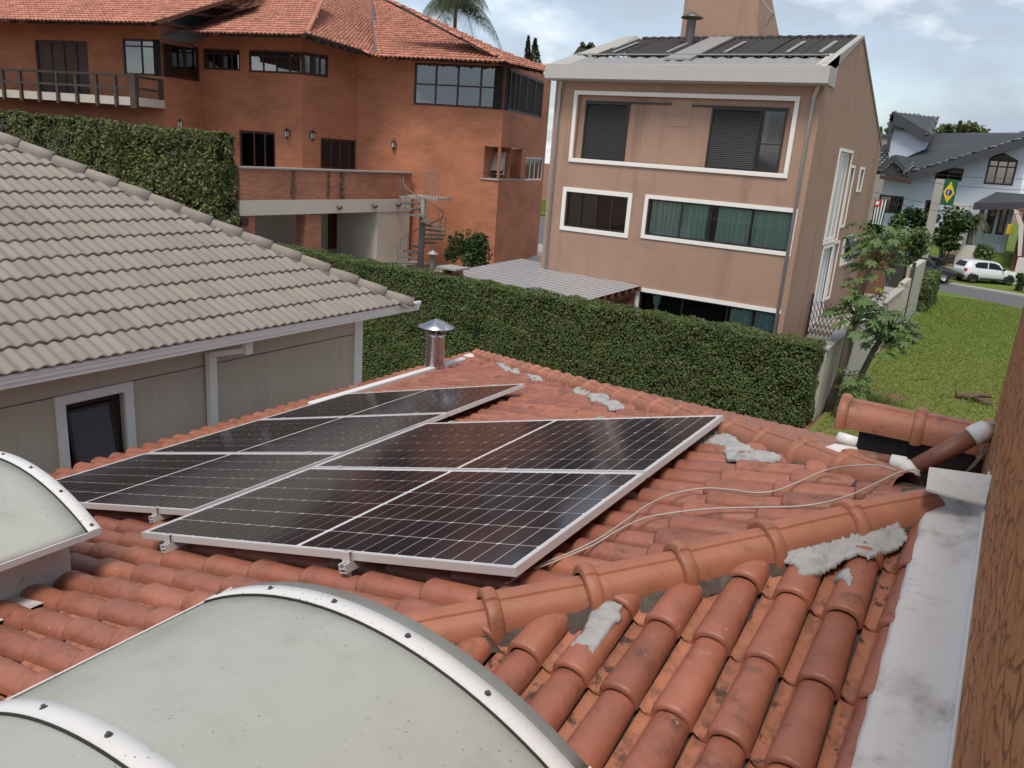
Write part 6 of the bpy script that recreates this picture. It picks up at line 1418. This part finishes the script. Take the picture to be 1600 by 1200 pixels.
u_s = BL.uz(1421.7, 268)[0]; zs = rz(u_s)-.15; u_e = BL.uz(1592, 300)[0]
BL.sheet(mb, ul, u_e, BZ-1.6, zs, [h3, h4, h5, h6, h7, h8, h1], .2)
hh5 = (h5[0], h5[1], h5[2], h5[3])
us5 = sorted([u_s, u_e, h5[0], h5[1], h1[0], h1[1]])
for a, b in zip(us5, us5[1:]):
    m_ = (a+b)/2; base = zs
    for hq in (h5, h1):
        if hq[0] < m_ < hq[1] and hq[3] > zs: base = hq[3]
    mb.add([BL.p(a, base), BL.p(b, base), BL.p(b, max(base+.01, rz(b)-.1)), BL.p(a, max(base+.005, rz(a)-.1))], [(0, 1, 2, 3)])
mb.quad(BL.p(u_e, BZ-1.6), BL.p(u_e, BZ-1.6, -8), BL.p(u_e, rz(u_e), -8), BL.p(u_e, rz(u_e)-.1)); mb.build('wall', 'blue_wall', bl)
for q, mu, tr in ((h1, (.5,), ()), (h3, (.5,), ()), (h4, (), ()), (h5, (.35, .68), (.72,)), (h6, (), (.62,)), (h7, (), ()), (h8, (), ())): BL.window(bl, *q, mu, tr, 'maroon_frame', 'window_glass', .14, -.1, 'room_dark')
mb = MB(); p5 = BL.uz(1565, 237); mb.add([BL.p(h5[0], h5[3], .03), BL.p(h5[1], h5[3], .03), BL.p(p5[0], p5[1], .03)], [(0, 1, 2)]); mb.build('window', 'car_glass', bl)
# main roof: verge in front, ridge behind
def P3(px, py, Y): return atY(px, py, Y)
def slate(pts, w=.30, ex=.42, under=True):
    nn = (pts[1]-pts[0]).cross(pts[2]-pts[0]).normalized()
    if nn.z < 0: nn = -nn
    A = Vector((0, 0, 1)).cross(nn).normalized()
    D = nn.cross(A); rp = RP(pts[0], A, D); mb = MB(); mb.prism([p-rp.n*.02 for p in pts], -rp.n*.22); o = mb.build('roof', 'slate_trim', bl); tile_field('tiles', rp, pts, .36, .50, 'slate_tile', o, .11, 4); return rp
vL, vR = P3(1421, 269, 70.6), P3(1640, 203, 70.6); rL, rR = P3(1392, 208, 79), P3(1650, 205, 79)
slate([P3(1380, 252, 72.5), P3(1421.7, 269, 70.6), P3(1600, 216, 70.6), P3(1640, 206, 72), P3(1600, 207, 79), P3(1456, 208, 79), P3(1392, 222, 77)][0:0] or [P3(1421.7, 269, 70.6), P3(1622, 209, 70.6), P3(1600, 206.5, 78), P3(1456, 208, 78), P3(1388, 236, 75)])
# deep dark verge board
for a, b in ((P3(1421, 272, 70.5), P3(1612, 214, 70.5)),): MB().bar(a-Vector((0, 0, .25)), b-Vector((0, 0, .25)), .12, .55).build('verge_board', 'slate_trim', bl)
MB().hexa([BL.p(u_s, rz(u_s)-.5, 0), BL.p(u_s, rz(u_s)-.5, 1.4), BL.p(u_e, rz(u_e)-.5, 1.4), BL.p(u_e, rz(u_e)-.5, 0), BL.p(u_s, rz(u_s)-.4, 0), BL.p(u_s, rz(u_s)-.4, 1.4), BL.p(u_e, rz(u_e)-.4, 1.4), BL.p(u_e, rz(u_e)-.4, 0)]).build('soffit', 'slate_trim', bl)
# left roof lying lower, with the small gable
slate([P3(1360, 268, 70.9), P3(1408, 268, 70.9), P3(1420, 226, 76), P3(1388, 233, 76), P3(1378, 232, 76)])
ga = P3(1397.5, 242, 69.6); gl_, gr_ = P3(1366, 264, 69.6), P3(1421.7, 270, 69.6)
mb = MB(); mb.prism([ga, gl_, gl_-Vector((0, 0, .35)), ga-Vector((0, 0, .45))], (0, .15, 0)); mb.build('gable_board', 'slate_trim', bl); mb = MB(); mb.prism([ga, ga-Vector((0, 0, .45)), gr_-Vector((0, 0, .35)), gr_], (0, .15, 0)); mb.build('gable_board', 'slate_trim', bl)
slate([ga, gr_, P3(1430, 246, 74), P3(1404, 242, 74)][0:0] or [gr_, P3(1432, 247, 74.5), P3(1402, 241, 74.5), ga])
mb = MB(); mb.prism([ga-Vector((0, -.2, .5)), gl_+Vector((.4, .2, -.35)), gr_+Vector((-.4, .2, -.35))], (0, .1, 0)); mb.build('gable_panel', 'dark_wall', bl)
mb = MB(); MB().bar(gl_+Vector((.5, .2, -.55)), gr_+Vector((.2, .2, -.7)), .3, .3).build('gable_beam', 'maroon_frame', bl)
# dormer tower
d0, d1, d2 = P3(1400, 190, 73.5), P3(1448, 217, 73.5), P3(1388, 238, 73.5)
mb = MB(); mb.prism([d0, d2, d2-Vector((-.3, 0, .9)), d1-Vector((0, 0, .8)), d1], (0, 4, 0)); mb.build('dormer', 'blue_wall', bl)
slate([P3(1457, 212, 72.8), P3(1467, 184, 78), P3(1394, 175, 78), P3(1394, 174, 72.8)])
MB().bar(P3(1394, 177, 72.8)-Vector((0, 0, .2)), P3(1457, 214, 72.8)-Vector((0, 0, .2)), .12, .7).build('verge_board', 'slate_trim', bl); MB().bar(P3(1394, 178, 72.8), P3(1387, 238, 72.8), .25, .12).build('verge_board', 'slate_trim', bl)
# porch
mb = MB(); pr_ = [P3(1522, 317, 70), P3(1557, 300, 71.9), P3(1602, 303, 71.9), P3(1602, 316, 70)]; mb.add(pr_+[p-Vector((0, 0, .5)) for p in pr_], [(0, 1, 2, 3), (4, 7, 6, 5), (0, 3, 7, 4), (0, 4, 5, 1)]); mb.build('porch_roof', 'slate_trim', bl)
# stone steps and low walls
t = thing('stone_steps', 'sandstone garden steps below the blue house', 'steps', (-6, 68, ZG))
for i in range(9):
    y = 64.5+i*.75; z = ZG+.15+i*.18; xa, xb = atY(1464+i*1.2, 400, y).x, atY(1500, 400, y).x; mb = MB(); mb.box(xa, xb, y, y+.8, ZG, z+.18); mb.build('step', 'sandstone', t)
for px0, px1, Y in ((1494, 1531, 66),): a, b = atY(px0, 395, Y), atY(px1, 388, Y); mb = MB(); mb.box(a.x, b.x-.3, Y, Y+.4, ZG, atY(1510, 383, Y).z); mb.build('side_wall', 'pale_stone', t)
mb = MB(); a = atY(1482, 340, 70.5); b = atY(1512, 340, 70.5); mb.box(a.x, b.x, 70.5, 71, ZG, atY(1495, 318, 70.5).z); mb.build('entrance_wall', 'pale_stone', t)
# pole, wires
t = thing('utility_pole', 'square concrete street pole leaning in front of the blue house', 'pole', (-5, 60, ZG)); p0, p1 = gbase(1437, 60), atY(1471, 280, 60); p0.x = p1.x = (atY(1461, 320, 60).x)
MB().bar((p0.x, 60, ZG), (p1.x, 60, p1.z), .52, .30, (0, 1, 0)).build('post', 'concrete_pole', t, bevel=.03)
for k, (ya, yb, sag) in enumerate(((258, 280, .25), (265, 297, .35), (296, 322, .5), (305, 332, .55))):
    a, b = atY(1350, ya, 59), atY(1640, yb, 59); pts = [a.lerp(b, s_)-Vector((0, 0, sag*4*s_*(1-s_))) for s_ in np.linspace(0, 1, 16)]; tag(MB().tube(pts, .014, 5).build('power_line', 'rubber', None), ('topmost thin power line before the blue house', 'second thin power line from the top before the blue house', 'third thin power line from the top, level with the striped flag', 'lowest thin power line before the blue house')[k], 'wire', 'power lines along the street')
# flags
def flag_pts(c4, Y, n_=14, m_=12, amp=.06):
    P = [atY(x, y, Y) for x, y in c4]
    def f(u, v): p = P[0].lerp(P[1], u).lerp(P[3].lerp(P[2], u), v); return p+Vector((0, amp*math.sin(u*9+v*3)*(.3+v), 0))
    return f
t = thing('national_flag', 'green flag with yellow diamond and blue disc hanging beside the pole', 'flag', atY(1487, 321, 66)); f = flag_pts([(1477, 279), (1498, 282), (1489, 322), (1467, 319)], 66)
MB().grid([[f(u, v) for u in np.linspace(0, 1, 15)] for v in np.linspace(0, 1, 13)]).build('cloth', 'flag_green', t, True)
off = lambda p, d: p-Vector((0, d, 0))
dm = []
def dia(u, v): return abs(u-.5)/.40+abs(v-.5)/.42 <= 1
mb = MB(); N_ = 12; mb.grid([[off(f(.5+(s_-.5)*.80*(1-abs(2*v-1)), .08+.84*v), .02) for s_ in np.linspace(0, 1, 7)] for v in np.linspace(0, 1, 17)]); mb.build('diamond', 'flag_yellow', t, True)
mb = MB(); mb.add([off(f(.5, .5), .04)]+[off(f(.5+.23*math.cos(a), .5+.125*math.sin(a)), .04) for a in np.linspace(0, 6.283, 21)[:-1]], [(0, 1+i, 1+(i+1) % 20) for i in range(20)]); mb.build('disc', 'flag_blue', t, True)
mb = MB(); mb.grid([[off(f(.45+.03*math.cos(w*3)+dx, .40+.2*w), .055) for dx in (0, .05)] for w in np.linspace(0, 1, 6)]); mb.build('band', 'flag_white', t)
t = thing('striped_flag', 'black and white striped flag with red corner hanging on the blue house', 'flag', atY(1375, 350, 68)); f = flag_pts([(1367, 312), (1388, 312), (1378, 352), (1361, 349)], 68)
for k in range(9): MB().grid([[f(u, v) for u in np.linspace(k/9, (k+1)/9, 3)] for v in np.linspace(0, 1, 10)]).build('stripe', 'flag_black' if k % 2 == 0 else 'flag_white', t, True)
MB().grid([[off(f(u, v), .03) for u in np.linspace(0, .5, 3)] for v in np.linspace(.02, .27, 4)]).build('canton', 'flag_red', t); MB().grid([[off(f(u, v), .05) for u in np.linspace(.12, .38, 3)] for v in np.linspace(.07, .21, 4)]).build('canton_disc', 'flag_white', t)
# greenery in front of the blue house
def b_at(px, py, Y, r_, n_, leaf, m, label, name='bush', gz=None): q = atY(px, py, Y); return bush(name, label, q, r_, n_, leaf, m, trunk_z=gz if gz is not None else ZG, group=None)
b_at(1428, 380, 54, 1.1, 2200, .22, 'light_leaf', 'big round flowering bush beside the black car')
b_at(1428, 345, 67, 1.25, 1500, .34, 'bush_leaf', 'dark shrub left of the concrete pole'); b_at(1482, 364, 66, 1.45, 1800, .34, 'bush_leaf', 'dark shrub right of the concrete pole')
b_at(1537, 392, 66.5, .8, 600, .26, 'light_leaf', 'low bright shrub at the corner of the blue house'); b_at(1596, 440, 58.6, .55, 500, .2, 'bush_leaf', 'low plant at the right edge beside the white car'); b_at(1368, 355, 69, .8, 500, .3, 'bush_leaf', 'low shrub under the striped flag by the salmon house')
q = atY(1521, 340, 67); palm('garden_palm', 'short dark palm in front of the blue house windows', (q.x, 67, ZG), q.z-ZG-.1, 16, 1.7, 9)
for k, (px, py, r_) in enumerate(((1478, 207, 1.2), (1500, 208, 1.6), (1525, 208, 1.7), (1390, 208, 1.3))):
    bush('background_tree', ('small round tree top behind the dormer of the blue house', 'left one of two round tree tops over the blue house ridge', 'right one of two round tree tops over the blue house ridge', 'tree top between salmon house and blue house dormer')[k], atY(px, py+8, 100), r_, 900, .55, 'ivy_leaf', 'tree', trunk_z=ZG)
t = thing('grey_block', 'plain weathered grey building between salmon and blue house', 'building', (-14, 88, ZG)); a, b = atY(1340, 210, 88), atY(1396, 205, 88); MB().box(a.x, b.x, 88, 94, ZG, a.z-.1).build('wall', 'stone_grey', t); MB().box(a.x-.2, b.x+.2, 87.8, 94, a.z-.1, a.z+.15).build('cornice', 'far_grey', t)
# right edge: white wall with brown house, yellow board
t = thing('white_wall', 'whitewashed garden wall at the right edge across the street', 'wall', (3, 63, ZG))
a = atY(1592, 420, 62.5); mb = MB(); mb.box(a.x-.2, a.x+5, 62.5, 63, ZG, atY(1595, 403, 62.5).z); mb.build('wall_panel', 'pale_stone', t); mb = MB(); p = [atY(1584, 327, 66), atY(1591, 330, 66), atY(1600, 352, 66), atY(1596, 400, 66), atY(1590, 400, 66), atY(1592, 352, 66)]; mb.prism(p, (0, .5, 0)); mb.build('slanted_post', 'pale_stone', t)
t = thing('brown_house', 'brown roofed building at the far right edge', 'building', (6, 70, ZG)); a = atY(1594, 345, 66.6); MB().box(a.x+.1, a.x+6, 66.6, 72, ZG, atY(1594, 330, 66.6).z).build('wall', 'brown_far', t); MB().box(a.x-.2, a.x+6, 66.3, 72, atY(1594, 331, 66.6).z, atY(1594, 326, 66.6).z).build('roof_edge', 'brown_far', t)
t = thing('sign_board', 'small yellow board beside the blue house', 'board', (1, 70, ZG)); a = atY(1578, 358, 70); MB().box(a.x-.2, a.x+.2, 70, 70.06, a.z-.4, a.z+.35).build('panel', 'yellow_board', t, bevel=.02); MB().box(a.x-.04, a.x+.04, 70.07, 70.13, ZG+1, a.z+.3).build('post', 'iron_grey', t)
# pavement slab edge and little white stones on the lawn
for k, (px, py) in enumerate(((1581, 489), (1496, 472), (1459, 472))): q = atZ(px, py, ZG+.05); MB().lathe([(0, .06), (.05, .05), (.07, .01), (.06, -.04)], 7, q).build('pebble', 'pale_stone'); tag(bpy.data.objects[-1] if False else [o for o in bpy.data.objects if o.name.startswith('pebble')][-1], ('white stone on the lawn nearest the street edge at right', 'white stone in the middle of the far lawn', 'white stone on the lawn near the boundary hedge')[k], 'stone', 'white stones on the lawn')
scene.cycles.max_bounces = 6; scene.cycles.diffuse_bounces = 3; scene.cycles.glossy_bounces = 3; scene.cycles.transmission_bounces = 4; scene.cycles.transparent_max_bounces = 8
scene.cycles.use_adaptive_sampling = True; scene.cycles.adaptive_threshold = .015; scene.cycles.use_denoising = True; scene.cycles.caustics_reflective = False; scene.cycles.caustics_refractive = False
